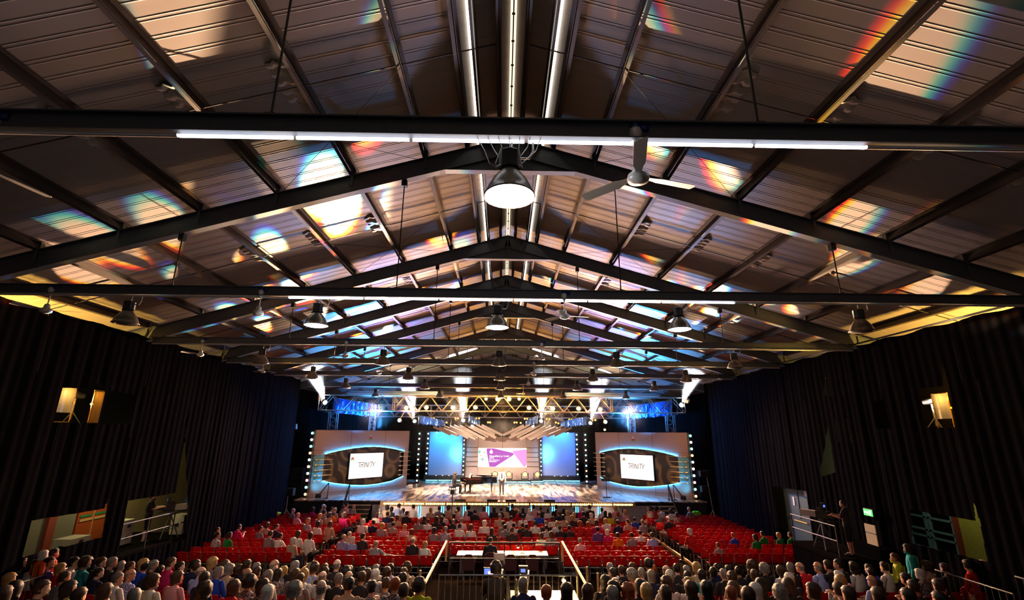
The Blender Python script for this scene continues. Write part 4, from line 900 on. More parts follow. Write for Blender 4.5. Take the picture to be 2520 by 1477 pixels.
# ---- hair
def hair_mesh(style):
    rn = random.Random(len(style)*7+3); mb = MB(); n = 24; rows = []
    P = {'short': (.014, -.055, 1.15, .058), 'fringe': (.010, -.05, 1.5, .03), 'bob': (.030, -.125, .95, .06), 'bob2': (.022, -.10, 1.0, .06), 'long': (.024, -.36, .95, .062), 'longwavy': (.034, -.33, .95, .062), 'curly': (.042, -.07, 1.0, .055), 'pony': (.014, -.05, 1.25, .062), 'bun': (.014, -.05, 1.25, .062), 'hat': (.014, -.10, 1.1, .05), 'spiky': (.022, -.055, 1.2, .06)}
    th, zb, cut, zh = P[style]; top = .116+th
    zs = []; z = top
    while z > zb: zs.append(z); z -= .016 if z > -.1 else .03
    zs.append(zb)
    if style == 'fringe': zs = [q for q in zs if q < .062]
    base = 0
    for i, z in enumerate(zs):
        for j in range(n):
            t = 2*math.pi*j/n; t = t if t < math.pi else t-2*math.pi
            if z > -.09:
                zz = min(z, .116); w, f, b = headp(max(zz, -.05)); k = th*(1-max(0, (z-.10)/(.016+th))) if z > .1 else th
                if z > .1: q = math.sqrt(max(0, 1-((z-.085)/(top-.085))**2)); w, f, b = .066*q+th*.6*q, .08*q+th*.6*q, .086*q+th*.6*q; k = 0
                if z < -.03: b = max(b, .085); w = max(w, .062)
                w, f, b = w+k, f+k, b+k*1.1
                c = math.cos(t); r = Vector((w*math.sin(t), (f if c > 0 else b)*c, z))
                if z < zh:
                    lim = cut-(.35 if z < .02 and style not in ('bob', 'bob2', 'long', 'longwavy', 'curly') else 0)*-1
                    if abs(t) < lim: w2, f2, b2 = headp(max(zz, -.1)); r = Vector(((w2-.012)*math.sin(t), (f2-.014)*c, z))
            else:
                u = (-.09-z)/(.27 if 'long' in style else .06); w = (.098-.03*u if style != 'longwavy' else .115-.015*u) if 'long' in style else .088-.02*u; d = .040-.012*u
                if abs(t) < cut: t2 = cut*math.copysign(1, t) if t else cut
                r = Vector((w*math.sin(t), -.052-.018*u+d*math.cos(t), z))
            if style in ('curly', 'longwavy', 'spiky'):
                q = noise.noise(r*38)*(.020 if style != 'spiky' else .014)+noise.noise(r*70)*.008; r = r+Vector((r.x, r.y, r.z if z > .05 else 0)).normalized()*q
            else: r = r*(1+.018*noise.noise(Vector((t*5, z*9, 1))))
            mb.v.append(tuple(r))
    for i in range(len(zs)-1):
        for j in range(n): q = i*n; j2 = (j+1) % n; mb.f.append((q+j, q+j2, q+n+j2, q+n+j))
    mb.f.append(tuple(range(n))[::-1]); mb.f.append(tuple((len(zs)-1)*n+j for j in range(n)))
    if style == 'pony': mb.tube([(0, -.10, .02), (0, -.145, -.01), (0, -.15, -.10), (0, -.135, -.22)], [.02, .030, .028, .010], 8)
    if style == 'bun': ell(mb, (0, -.12, .05), (.042, .038, .042), None, 8)
    mb.sm = True; me = mb.mesh('hair_'+style, None); me.materials.append(None); me.shade_smooth(); return me
HM = {k: hair_mesh(k) for k in ('short', 'fringe', 'bob', 'bob2', 'long', 'longwavy', 'curly', 'pony', 'bun', 'spiky')}
mb = MB(); mb.lathe([(.17, .055), (.17, .05), (.1, .062), (.095, .12), (.07, .15), (0, .155)], 20); HATM = mb.mesh('straw_hat', None); HATM.materials.append(None)
def hmat(n, c):
    m = mat(n, c, .55, 0, 0, spec=.3); nt = m.node_tree; N = nt.nodes.new; L = nt.links.new; b = nt.nodes['Principled BSDF']
    tc = N('ShaderNodeTexCoord'); mp = N('ShaderNodeMapping'); mp.inputs['Scale'].default_value = (90, 90, 9); nz = N('ShaderNodeTexNoise'); nz.inputs['Scale'].default_value = 1; nz.inputs['Detail'].default_value = 2
    L(tc.outputs['Object'], mp.inputs[0]); L(mp.outputs[0], nz.inputs['Vector']); cr = N('ShaderNodeValToRGB'); e = cr.color_ramp.elements; c = lin(c)
    e[0].position = .3; e[0].color = (*[q*.35 for q in c], 1); e[1].position = .72; e[1].color = (*[min(1, q*1.35) for q in c], 1); L(nz.outputs['Fac'], cr.inputs[0]); L(cr.outputs[0], b.inputs['Base Color'])
    bp = N('ShaderNodeBump'); bp.inputs['Strength'].default_value = .5; bp.inputs['Distance'].default_value = .01; L(nz.outputs['Fac'], bp.inputs['Height']); L(bp.outputs[0], b.inputs['Normal']); return m
HC = {'dark': hmat('hair_dark', '#17100d'), 'brown': hmat('hair_brown', '#3a2416'), 'lbrown': hmat('hair_light_brown', '#5f4026'), 'grey': hmat('hair_grey', '#7d756e'), 'white': hmat('hair_white', '#cdc4b8'), 'blond': hmat('hair_blond', '#a8824c'), 'ginger': hmat('hair_ginger', '#8a4018'), 'red': hmat('hair_red', '#a84d14')}
SKIN = [mat('skin_fair', '#c48f74', .5, 0, .06, 8), mat('skin_warm', '#b27a5c', .5, 0, .06, 8), mat('skin_pale', '#d0a28a', .5, 0, .06, 8)]
HAIR = {'b': ('short', 'brown', 'short brown hair'), 'd': ('short', 'dark', 'short dark hair'), 'g': ('short', 'grey', 'short grey hair'), 'w': ('bob2', 'white', 'white hair'), 'n': ('fringe', 'grey', 'a balding head'), 'B': ('long', 'brown', 'long brown hair'), 'D': ('long', 'dark', 'long dark hair'), 'Y': ('long', 'blond', 'long blond hair'), 'y': ('bob', 'blond', 'blond bobbed hair'), 'R': ('longwavy', 'red', 'long red wavy hair'), 'r': ('short', 'ginger', 'short ginger hair'), 'P': ('pony', 'brown', 'a brown ponytail'), 'Q': ('pony', 'dark', 'a dark ponytail'), 'c': ('curly', 'brown', 'curly brown hair'), 'C': ('curly', 'dark', 'curly dark hair'), 'G': ('curly', 'grey', 'curly grey hair'), 'z': ('bob', 'dark', 'dark bobbed hair'), 'Z': ('bob', 'brown', 'brown bobbed hair'), 'e': ('bob2', 'grey', 'grey bobbed hair'), 'u': ('bun', 'grey', 'grey bun hair'), 'H': ('bob2', 'lbrown', 'a straw hat'), 's': ('spiky', 'dark', 'spiky dark hair'), 'W': ('longwavy', 'brown', 'long wavy brown hair'), 'i': ('curly', 'ginger', 'curly ginger hair'), 'x': ('bob', 'ginger', 'ginger bobbed hair')}
def cl(n, c): return mat('cloth_'+n, c, .9, 0, .12, 14, .2)
TOPS = {'w': (cl('white', '#cfc4ba'), 'white'), 'k': (cl('black', '#262224'), 'black'), 'n': (cl('navy', '#1a1c38'), 'navy'), 'b': (cl('blue', '#1c3a9a'), 'bright blue'), 'l': (cl('lightblue', '#8a94c0'), 'light blue'), 'p': (cl('pink', '#c98a8e'), 'pink'), 'r': (cl('red', '#b01a1c'), 'red'), 'g': (cl('grey', '#6d686a'), 'grey'), 't': (cl('tan', '#a88a70'), 'beige'), 'o': (cl('orange', '#c8600e'), 'orange'), 'm': (cl('magenta', '#a81850'), 'magenta'), 'e': (cl('green', '#16682e'), 'green'), 'c': (cl('teal', '#1f8a90'), 'teal'), 'v': (cl('purple', '#4a3468'), 'purple'), 'y': (cl('lime', '#a8a81c'), 'yellow'),
        'x': (pattern_mat('cloth_check', '#2a2a3c', '#c8c0bc', 'check', 34), 'checked'), 's': (pattern_mat('cloth_stripe', '#b8a498', '#4a3f44', 'stripe', 14), 'striped'), 'f': (pattern_mat('cloth_floral', '#1c1618', '#8a7a78', 'dots', 30), 'patterned'), 'B': (pattern_mat('cloth_blue_check', '#3c4a80', '#a8a8c0', 'check', 40), 'blue checked'), 'N': (pattern_mat('cloth_navy_stripe', '#20243c', '#b8b0b0', 'stripe', 10), 'navy striped'), 'E': (cl('lime_green', '#6ac81c'), 'lime green'), 'O': (pattern_mat('cloth_teal_stripe', '#12222c', '#2a9aa0', 'stripe', 12), 'teal striped')}
TROU = [cl('jeans', '#232a44'), cl('dark_trousers', '#1a181a'), cl('sand_trousers', '#7a6650')]
SHOE = mat('dark_shoes', '#15110f', .5)
def person(loc, rz, hair, top, pose='n', scale=1.0, label='', group=None, meshes=None, long=None, trou=None, legs=True, wx=1.0, skin=None, hs=1.0):
    A = meshes or SB[pose]; rn = random.Random(int(abs(loc[0])*977+abs(loc[1])*331))
    b = bpy.data.objects.new('person', A['body']); COL.objects.link(b); b.location = loc; b.rotation_euler = (0, 0, rz); b.scale = (scale*wx, scale, scale)
    paint(b, skin or SKIN[rn.randrange(3)]); tag(b, label, 'person', group)
    def ch(nm, me, mt, **k):
        o = bpy.data.objects.new(nm, me); COL.objects.link(o); o.parent = b; paint(o, mt)
        for q, v in k.items(): setattr(o, q, v)
        return o
    ch('top', A['toplong'] if (long if long is not None else rn.random() < .4) else A['top'], TOPS[top][0])
    if legs: ch('trousers', A['legs'], trou or TROU[rn.randrange(3)]); ch('shoes', A['shoes'], SHOE)
    st, hc, _ = HAIR[hair]
    h = ch('hair', HM[st], HC[hc], location=A['head'], rotation_euler=(A['pitch'], 0, A['yaw']), scale=(hs,)*3)
    if hair == 'H':
        q = ch('straw_hat', HATM, mat('straw', '#c8a468', .8), location=A['head'], rotation_euler=(R(-8), 0, A['yaw'])); q['label'] = 'round straw hat'
    return b
# ------------------------------------------------------------------ chairs
REDP = mat('red_plastic', '#b00a0c', .32, 0, .12, 1.5, .5); CHR = mat('chair_steel', '#8a8580', .35, .8, .1)
def solid(mb, th):
    me = mb.mesh('shell', None); bm = bmesh.new(); bm.from_mesh(me); bmesh.ops.solidify(bm, geom=bm.faces[:], thickness=th); bm.to_mesh(me); bm.free(); me.shade_smooth(); return me
def chair_parts():
    BP = [(-.245, .84), (-.235, .80), (-.222, .72), (-.212, .64), (-.205, .56), (-.197, .50)]; SP = [(-.197, .50), (-.18, .468), (-.12, .447), (0, .438), (.12, .447), (.19, .452), (.225, .44), (.24, .415)]
    def prof(P, t): i = min(len(P)-2, int(t*(len(P)-1))); k = t*(len(P)-1)-i; return P[i][0]+(P[i+1][0]-P[i][0])*k, P[i][1]+(P[i+1][1]-P[i][1])*k
    mb = MB()
    def fb(u, v): y, z = prof(BP, v); x = (u-.5)*2; w = .218-(.02 if v < .01 else 0); return (x*w, y+.035*x*x-(0), z-(.015*x*x if v < .2 else 0))
    mb.grid(fb, 12, 10); mb.f = [f for k, f in enumerate(mb.f) if not (k // 10 in (5, 6) and k % 10 == 2)]
    back = solid(mb, .012)
    mb = MB()
    def fs(u, v): y, z = prof(SP, v); x = (u-.5)*2; return (x*.215, y+.035*x*x*(1-v), z+.014*x*x)
    mb.grid(fs, 10, 10); seat = solid(mb, .012)
    mb = MB()
    for s in (-1, 1):
        mb.tube([(s*.225, .20, 0), (s*.205, .17, .42), (s*.205, -.15, .43), (s*.225, -.24, 0)], .011, 6); mb.tube([(s*.205, -.15, .43), (s*.222, -.215, .5), (s*.226, -.235, .72)], .011, 6)
    mb.tube([(-.205, .15, .40), (.205, .15, .40)], .010, 6); mb.tube([(-.205, -.13, .41), (.205, -.13, .41)], .010, 6); mb.tube([(-.22, -.215, .25), (.22, -.215, .25)], .008, 6)
    fr = mb.mesh('frame', CHR)
    back.materials.append(REDP); seat.materials.append(REDP); return back, seat, fr
CBK, CST, CFR = chair_parts()
def chair(loc, label, group):
    t = thing('stacking_chair', label, 'chair', loc, 0, group)
    for nm, me in (('backrest', CBK), ('seat', CST), ('frame', CFR)): o = bpy.data.objects.new(nm, me); COL.objects.link(o); o.parent = t
    return t
CROWY = [20.0+.82*k for k in range(12)]      # rear edge of the backrests, row by row
def colx(block):
    if block == 'left': return [-12.05+.486*j for j in range(9)]
    if block == 'right': return [8.22+.486*j for j in range(9)]
    return [-6.68+.486*j for j in range(28)]
SEATS = []
for k, y in enumerate(CROWY):
    for b in ('left', 'centre', 'right'):
        dy = -.42 if b == 'centre' else 0
        for j, x in enumerate(colx(b)):
            if b == 'centre' and k < 2 and -2.35 < x < 2.5: continue
            if b == 'centre' and k == 11: continue
            SEATS.append([b, k, j, x, y+dy+.23])
BLK = {'left': 'left', 'centre': 'centre', 'right': 'right'}
def row_word(b, k): return nth(k)
SEATS.sort(key=lambda s: (s[1], abs(s[3])))
near_seats = []      # filled below, visible seats of the raised stand
# ------------------------------------------------------------------ the audience, read off the photograph: x,y in a view, hair, top, pose
VIEWS = {3: (400, 1220, 4.5), 4: (900, 1220, 4.5), 5: (1400, 1220, 4.5), 6: (1900, 1160, 4.065), 7: (0, 1160, 4.5)}
MID = {3: '1445 165 n g r,1497 215 n p s,1665 150 Z m,1780 120 w t,1808 130 n t,1860 148 b p,1910 155 n t,1790 185 d s,1845 215 D t,1895 205 b o,1740 225 Y t,2005 135 b g r,2048 105 d p r,2105 120 n x r,2005 215 W m,1610 280 y x r,1720 315 D w,1855 315 B t,1085 370 d g,1160 325 B t,1262 350 P n r,1197 425 b g,1500 425 B w,1300 450 d w s,1635 440 D w,1445 500 w t r,840 350 d m c,605 385 d k r,610 440 d x r,740 440 D e r,2065 430 n t,2005 465 n B,2140 490 w l r,2185 455 d k r,2215 290 w w',
 4: '175 165 g g,225 130 D t,345 105 d l,315 150 D k,362 180 g t,405 165 D g,240 205 d n,120 215 B w,458 200 d k,528 125 d w,268 265 D g,350 245 B t,85 300 d n,178 335 y g,305 320 d s,430 350 Y p,510 400 B t,520 500 n k,655 540 Y w,115 535 n x s,720 160 y t,815 145 d f,920 135 Z t,865 220 b w,1025 150 D w,1000 180 n p,1110 195 w p,1140 135 C n,1210 180 d k,1310 145 B p,585 275 n g,648 255 D k,720 285 b w,750 260 D k,840 255 D n,975 225 D k,960 280 n k,1060 275 g w,1040 340 d w,1165 350 W w,1315 305 w w,755 385 z g,875 370 g N,1430 150 D k,1495 155 d k,1605 150 B t,1610 115 b k,1680 170 H r,1715 155 D n,1810 165 n w,1815 190 w w,1890 130 d p,1905 145 d k,2010 165 B w,2115 130 d k,2135 200 b n,2185 165 D k,2235 190 Y t,2305 150 g n,2310 215 y t,2390 145 w m,2445 205 d k,2480 130 b k,1485 230 g t,1610 250 d w,1740 235 Q w,1920 210 b b,2070 255 B w,2185 240 D t,2285 245 y k,2465 220 w t,1525 310 d g,1640 330 d w,1545 350 d g,1620 385 b k,1735 330 d k,1785 340 d k,1875 310 b w,2000 305 g k,2000 355 d x,2120 310 Y w,2240 320 g r,2150 360 d k,2255 360 d k,2400 310 x r,2440 320 x r,1395 390 D k,1945 445 B w,2055 430 Z f,2375 500 g p',
 5: '365 160 d w,405 195 D k,455 215 D y,540 140 y p,575 175 d g,555 205 x g,615 185 y p,305 300 B m,425 275 Y w,540 300 d n,650 290 P t,730 265 d b,815 295 g N,325 375 d v,420 405 w m,545 440 d o,695 440 d g,790 415 d w,925 440 b l,900 155 b t,895 140 d p,960 140 D r,1020 150 d w,1130 170 Z w r,1000 220 B k,1095 255 n k s,1195 215 D t,1330 150 n g s,1340 400 w r,1820 440 r b,1650 550 r s,2065 465 z e,2145 425 d e,2325 440 y e,2450 435 b e'}
NEAR = {7: '85 1035 y g r,190 990 d k r,430 1040 b w r,590 1000 d v r,730 1080 y r r,690 1180 b g,830 985 d w r,955 965 c O r,1080 1060 n g,1135 1000 b k r,1225 985 g k r,1090 1130 d n r,1375 1055 g k,1440 1150 n B r,1480 1060 b k r,1575 1035 y b,1660 1060 d k,1785 1045 g k r,1865 1060 b w,1740 1100 d g,1300 1190 g w r,100 1200 y c r,230 1310 D k,450 1300 b k r,690 1310 D E r,1130 1340 Z k,1690 1220 Z w r,870 1390 b k,2030 990 b m r,2160 990 y g r,1960 1180 Z p r,2050 1060 d r r,2195 1040 d n r,2220 1120 n l r,2260 1190 D n,2410 1050 c k,2420 1120 e b r,2260 1320 W p,30 1380 B w,1480 1400 g w',
 3: '800 820 G t r,990 780 n k,900 830 c k,1045 850 b t,935 870 n t,1120 770 b k,1150 800 g k,1270 770 n g,1345 800 g l,1215 820 n l,1310 870 D f,1165 890 e w,1400 840 y g,1440 870 B g,1520 785 e k,1590 880 y w,1650 800 c t,1750 810 b k,960 960 C f,1520 930 P s,1215 1080 w p,1105 1010 z f,785 1020 Z r,1430 1050 G k,1745 900 n w,1845 850 b k,1725 1030 n w,1945 845 C k,1965 770 n k,1940 930 g k,2060 830 g k,2060 900 n k,2165 840 d k,2205 910 b k,2260 870 Z k,2340 820 g t,2350 880 w g,2455 850 B k,2145 990 d t,2355 1020 d s,2475 980 b g',
 4: '285 810 d B,350 800 c t,420 860 B k,410 920 d k,240 990 r f,420 1060 b k,550 1000 C y,1750 990 e n,2095 1080 r n,2440 1060 D k',
 5: '215 1040 D k,300 1070 B k,405 960 D k,515 990 n k,490 860 d k,565 805 u w,640 830 b k,735 750 s k,700 880 G p,810 860 g g,790 800 b k,925 830 R k,1010 890 e n,520 1100 g k,660 1070 i r,790 1010 D k,960 1070 y k,1170 830 n k,1140 890 w k,1110 970 W w,1250 810 d k,1330 830 g p,1215 900 d k,1210 1040 B k,1170 1090 Z k,1310 980 Y w,1415 850 D k,1475 800 y t,1475 880 D c,1640 810 d n,1715 870 g k,1525 1040 D k,1660 1090 r r,1825 1030 B w,1820 910 c t,1860 830 d n,1945 840 d k,2000 850 b v,2060 780 c k,2060 880 B k,2130 830 B w,2215 810 G k,2130 1000 D k,2060 1060 w w,1990 1120 Z k',
 6: '200 965 g k r,275 960 n r,185 1080 w k,165 1150 Z k,90 1220 G k,415 1200 B w,580 960 n l,645 945 d k,690 915 d k,790 960 D w,740 1050 w p,800 1010 z f,700 1110 y g,895 980 d b,690 1190 b s,770 1240 b k,1010 1020 d k,1050 960 d w,1000 1100 n l,1100 1250 b k,1340 1080 d k,1480 1030 w f,1550 960 c t,1740 970 b k,1430 1160 d k,1690 1150 d k,1965 930 d r,2095 890 n k,1350 1260 d k,1680 1290 d k'}
def rows(D):
    for v, s in D.items():
        ox, oy, k = VIEWS[v]
        for e in s.split(','):
            q = e.split(); yield ox+float(q[0])/k, oy+float(q[1])/k, q[2], q[3], q[4] if len(q) > 4 else None
HZ = 1.225; placed = []
for px, py, h, t, po in rows(MID):
    best = None
    for k, y in enumerate(CROWY):
        x0 = atY(px, py, y+.4); b = 'left' if x0.x < -7.45 else ('right' if x0.x > 7.4 else 'centre')
        Y = y+(-.42 if b == 'centre' else 0)+.27
        if b == 'centre' and (k == 11 or (k < 2 and -2.4 < x0.x < 2.4)): continue
        p = atY(px, py, Y+.03); s = p.z/HZ
        if best is None or abs(s-.97) < abs(best[0]-.97): best = (s, b, k, p.x, Y)
    s, b, k, x, Y = best; placed.append([b, k, x, Y, max(.86, min(1.12, s)), h, t, po])
for r in placed:         # keep neighbours of one row from sitting in each other
    for q in placed:
        if q is not r and q[0] == r[0] and q[1] == r[1] and 0 <= q[2]-r[2] < .40: d = (.40-(q[2]-r[2]))/2; q[2] += d; r[2] -= d
TIER = [(13.9-.86*i, .50+.165*i) for i in range(9)]      # (pelvis Y, floor z) of the raised stand
nplaced = []
for px, py, h, t, po in rows(NEAR):
    best = None
    for k, (y, z) in enumerate(TIER):
        p = atY(px, py, y+.03); s = (p.z-z)/HZ
        if best is None or abs(s-1) < abs(best[0]-1): best = (s, k, p.x, y, z)
    s, k, x, y, z = best; nplaced.append([k, x, y, z, max(.86, min(1.14, s)), h, t, po])
for _ in range(3):
    for r in nplaced:
        for q in nplaced:
            if q is not r and q[0] == r[0] and 0 <= q[1]-r[1] < .43: d = (.43-(q[1]-r[1]))/2; q[1] += d; r[1] -= d
def face_stage(x, y): return math.atan2(x, 40-y)
idx = {}
allp = []
for b in ('left', 'centre', 'right'):
    for k in range(12):
        rr = sorted([r for r in placed if r[0] == b and r[1] == k], key=lambda r: r[2])
        for i, r in enumerate(rr): allp.append((r[3], r, 'person, %s, %s top, %s from left, %s row, %s block' % (HAIR[r[5]][2], TOPS[r[6]][1], nth(i), nth(k), b), 'audience in the %s block' % b))
nl = []
for side in (-1, 1):
    for k in range(len(TIER)):
        rr = sorted([r for r in nplaced if r[0] == k and r[1]*side > 0], key=lambda r: r[1])
        for i, r in enumerate(rr): nl.append((r, 'person, %s, %s top, %s from left, %s row, raised %s stand' % (HAIR[r[5]][2], TOPS[r[6]][1], nth(i), nth(k), 'left' if side < 0 else 'right'), 'audience in the raised %s stand' % ('left' if side < 0 else 'right')))
for r, lb, g in nl:
    k, x, y, z, s, h, t, po = r; rn = random.Random(int(x*1000)); rz = face_stage(x, y)*-1*(-1) if False else -face_stage(-x, y)
    po = po or rn.choice('nnnnnhckrl'); rot = -math.atan2(-x*.9, 36-y)*(1)
    person((x, y, z), rot, h, t, po, s, lb, g, wx=rn.uniform(.94, 1.06), legs=False)
allp.sort(key=lambda a: a[0])
MAXP = 292-len(nl)-16
ind, rest = allp[:MAXP], allp[MAXP:]
for Y, r, lb, g in ind:
    b, k, x, y, s, h, t, po = r; rn = random.Random(int(x*1000)+k); po = po or rn.choice('nnnnhckrl' if b == 'centre' else 'nnnrr' if b == 'left' else 'nnnll')
    person((x, y, 0), -math.atan2(-x*.75, 38-y), h, t, po, s, lb, g, wx=rn.uniform(.94, 1.06))
# the farthest listeners, one mass before the stage
def merge(name, items, label, cat):
    """items: (mesh, material, matrix)"""
    bm = bmesh.new(); mats = []
    for me, mt, M in items:
        if mt not in mats: mats.append(mt)
        n0 = len(bm.faces); t = me.copy(); t.transform(M); bm.from_mesh(t); bpy.data.meshes.remove(t); bm.faces.ensure_lookup_table()
        for f in bm.faces[n0:]: f.material_index = mats.index(mt); f.smooth = True
    me = bpy.data.meshes.new(name); bm.to_mesh(me); bm.free()
    for m_ in mats: me.materials.append(m_)
    o = bpy.data.objects.new(name, me); COL.objects.link(o); return tag(o, label, cat, kind='stuff')
def lowpoly(me, ratio):
    o = bpy.data.objects.new('tmp', me); COL.objects.link(o); d = o.modifiers.new('d', 'DECIMATE'); d.ratio = ratio; dg = bpy.context.evaluated_depsgraph_get(); r = bpy.data.meshes.new_from_object(o.evaluated_get(dg)); bpy.data.objects.remove(o); return r
LOWB, LOWT = {}, {}
for k in SB: LOWB[k] = lowpoly(SB[k]['body'], .15); LOWT[k] = lowpoly(SB[k]['top'], .25)
items = []
for Y, r, lb, g in rest:
    b, k, x, y, s, h, t, po = r; rn = random.Random(int(x*1000)+k); po = po or rn.choice('nnrl'); M = Matrix.Translation((x, y, 0)) @ Matrix.Rotation(-math.atan2(-x*.75, 38-y), 4, 'Z') @ Matrix.Scale(s, 4)
    A = SB[po]; st, hc, _ = HAIR[h]; items += [(LOWB[po], SKIN[rn.randrange(3)], M), (LOWT[po], TOPS[t][0], M), (HM[st], HC[hc], M @ Matrix.Translation(A['head']) @ Matrix.Rotation(A['yaw'], 4, 'Z'))]
    if h == 'H': items.append((HATM, mat('straw', '#c8a468', .8), M @ Matrix.Translation(A['head'])))
merge('front_crowd', items, 'rows of seated listeners closest to the stage front', 'crowd')
# chairs: the nearest three hundred one by one, the rest as one mass
occ = [(r[0], r[1], r[2]) for r in placed]
def tword(b, k, j):
    n = len(colx(b))
    if b == 'left': return '%s from the aisle' % nth(n-1-j)
    if b == 'right': return '%s from the aisle' % nth(j)
    return ('%s from the left aisle' % nth(j)) if j < n/2 else ('%s from the right aisle' % nth(n-1-j))
NS = []
for i in range(12): NS.append((9.2-.1*(i//6)+.47*(i % 6)-1.0, i//6))
vis = [(8.7, 6), (9.2, 6), (7.5, 5), (8.0, 5), (9.9, 5), (10.4, 5), (8.9, 4), (9.4, 4), (7.2, 7), (7.7, 7), (8.2, 7), (5.2, 4), (6.6, 4)]
for i, (x, k) in enumerate(vis):
    y, z = TIER[k]; chair((x, y-.04, z), 'red plastic chair in the raised right stand, %s row, %s visible from left' % (nth(k), nth(sorted(q[0] for q in vis if q[1] == k).index(x))), 'chairs in the raised stand')
cit = []; nch = len(vis)
for b, k, j, x, y in SEATS:
    full = any(o_[0] == b and o_[1] == k and abs(o_[2]-x) < .25 for o_ in occ)
    if nch < 298:
        chair((x, y, 0), '%s red plastic chair, %s, %s row of the %s block' % ('occupied' if full else 'empty', tword(b, k, j), nth(k), b), 'red chairs in the %s block' % b); nch += 1
    else:
        M = Matrix.Translation((x, y, 0)); cit += [(CBK, REDP, M), (CST, REDP, M), (CFR, CHR, M)]
for r, lb, g in nl: M = Matrix.Translation((r[1], r[2]-.04, r[3])); cit += [(CBK, REDP, M), (CST, REDP, M)]
merge('far_chairs', cit, 'remaining red chairs, mostly hidden behind the listeners', 'chairs')
# the raised stand they sit on
STEP = mat('stand_deck', '#12100f', .9, 0, .2, 6, 0)
for s, w in ((-1, 'left'), (1, 'right')):
    t = thing('seating_stand', 'dark stepped seating stand under the %s half of the nearest audience' % w, 'stand', (s*6.6, 13, 0))
    for k, (y, z) in enumerate(TIER):
        mb = MB(); mb.boxb(-5.0, 5.0, y-13-.5, y-13+.36+(.5 if k == 0 else 0), 0 if k == 0 else TIER[k-1][1]-.1, z); mb.build('step', STEP, t)

# ------------------------------------------------------------------ black side drapes with openings
def inside_spans(poly, y):
    zs = []
    for (a, b), (c, d) in zip(poly, poly[1:]+poly[:1]):
        if (a <= y < c) or (c <= y < a): zs.append(b+(d-b)*(y-a)/(c-a))
    zs.sort(); return list(zip(zs[::2], zs[1::2]))
def drape(X, Y0, Y1, zt, holes, lab, seed, z0=0.02, dy=.03, amp=.05):
    rn = random.Random(seed); ph = [rn.random()*6 for _ in range(4)]; inw = -1 if X > 0 else 1
    def dx(y, z):
        k = .55+.45*(1-z/zt); g = .5+.5*math.sin(.9*y+ph[3]); return inw*amp*k*(math.sin(9.5*y+ph[0]+.8*math.sin(1.3*y))*.55*g+math.sin(21*y+ph[1])*.3+math.sin(3.1*y+ph[2])*.5)
    mb = MB(); n = max(2, int((Y1-Y0)/dy))
    for i in range(n):
        a, b = Y0+(Y1-Y0)*i/n, Y0+(Y1-Y0)*(i+1)/n; y = (a+b)/2; cuts = sorted(s for h in holes for s in inside_spans(h, y)); z = z0; top = zt+.05*math.sin(4*y+ph[0])*.6; sp = []
        for c0, c1 in cuts:
            if c0 > z: sp.append((z, c0))
            z = max(z, c1)
        if z < top: sp.append((z, top))
        for c0, c1 in sp:
            m_ = max(1, int((c1-c0)/1.6))
            for k in range(m_):
                u, v = c0+(c1-c0)*k/m_, c0+(c1-c0)*(k+1)/m_
                mb.add([(X+dx(a, u), a, u), (X+dx(b, u), b, u), (X+dx(b, v), b, v), (X+dx(a, v), a, v)], [(0, 1, 2, 3)])
    me = mb.mesh('black_drape', DRAPE); bm = bmesh.new(); bm.from_mesh(me); bmesh.ops.remove_doubles(bm, verts=bm.verts, dist=.0005); bm.to_mesh(me); bm.free(); me.shade_smooth()
    o = bpy.data.objects.new('black_drape', me); COL.objects.link(o); return tag(o, lab, 'curtain', 'black side drapes')
k = 12.4/12.1
def sc_(P, k): return [(y*k, 5.2+(z-5.2)*k) for y, z in P]
HL = [sc_(p, k) for p in ([(13.43, 6.34), (14.1, 6.40), (14.64, 6.6), (14.81, 6.3), (14.81, 5.41), (13.42, 5.42)], [(14.97, 6.39), (16.11, 6.37), (16.15, 5.43), (14.97, 5.41)], [(18.92, 5.37), (19.04, 5.37), (19.0, 6.12)], [(13.5, 2.97), (15.86, 2.93), (15.89, 3.27), (15.93, 2.93), (16.02, 2.1), (14.5, 2.12), (13.51, 2.12)], [(16.77, 3.03), (19.09, 3.01), (19.04, 4.94), (19.12, 4.94), (19.47, 3.74), (19.87, 2.76), (20.15, 1.25), (16.86, 1.3)])]
k = 12.6/12.4
HR = [sc_(p, k) for p in ([(18.13, 7.45), (18.10, 6.7), (18.5, 6.7)], [(15.5, 6.92), (15.42, 6.3), (15.42, 5.45), (16.02, 5.45), (16.0, 6.34), (15.56, 6.36)], [(13.09, 7.26), (13.26, 6.58), (14.1, 6.6), (14.2, 5.47), (13.12, 5.46), (13.05, 6.6)], [(18.48, 5.6), (19.24, 4.07), (19.42, 3.65), (18.54, 3.9)], [(15.29, 3.08), (13.25, 3.10), (13.15, 3.62), (13.10, 3.1), (13.17, 2.14), (15.48, 2.12)], [(23.0, 2.98), (20.45, 3.04), (20.6, .05), (23.0, .05)])]
drape(-12.4, 3.0, 17.0, 8.36, HL[:2]+HL[3:], 'long black drape on the left side wall with lit lamp openings', 1)
drape(-12.42, 16.95, 21.0, 8.36, HL[2:], 'black drape on the left around the camera platform opening', 2)
drape(-12.45, 20.9, 29.6, 8.34, [], 'black drape on the left beside the red chairs, tinted blue near the stage', 3, amp=.07)
drape(-14.4, 29.5, 46.5, 8.34, [], 'black drape on the left behind the stage-side loudspeakers', 4, amp=.09, dy=.06)
drape(12.6, 3.0, 17.3, 8.32, HR, 'long black drape on the right side wall with lit lamp openings', 5)
drape(12.62, 17.2, 24.0, 8.32, HR, 'black drape on the right around the dark green door opening', 6)
drape(12.65, 23.9, 29.6, 8.30, [], 'black drape on the right beside the red chairs, tinted blue near the stage', 7, amp=.08)
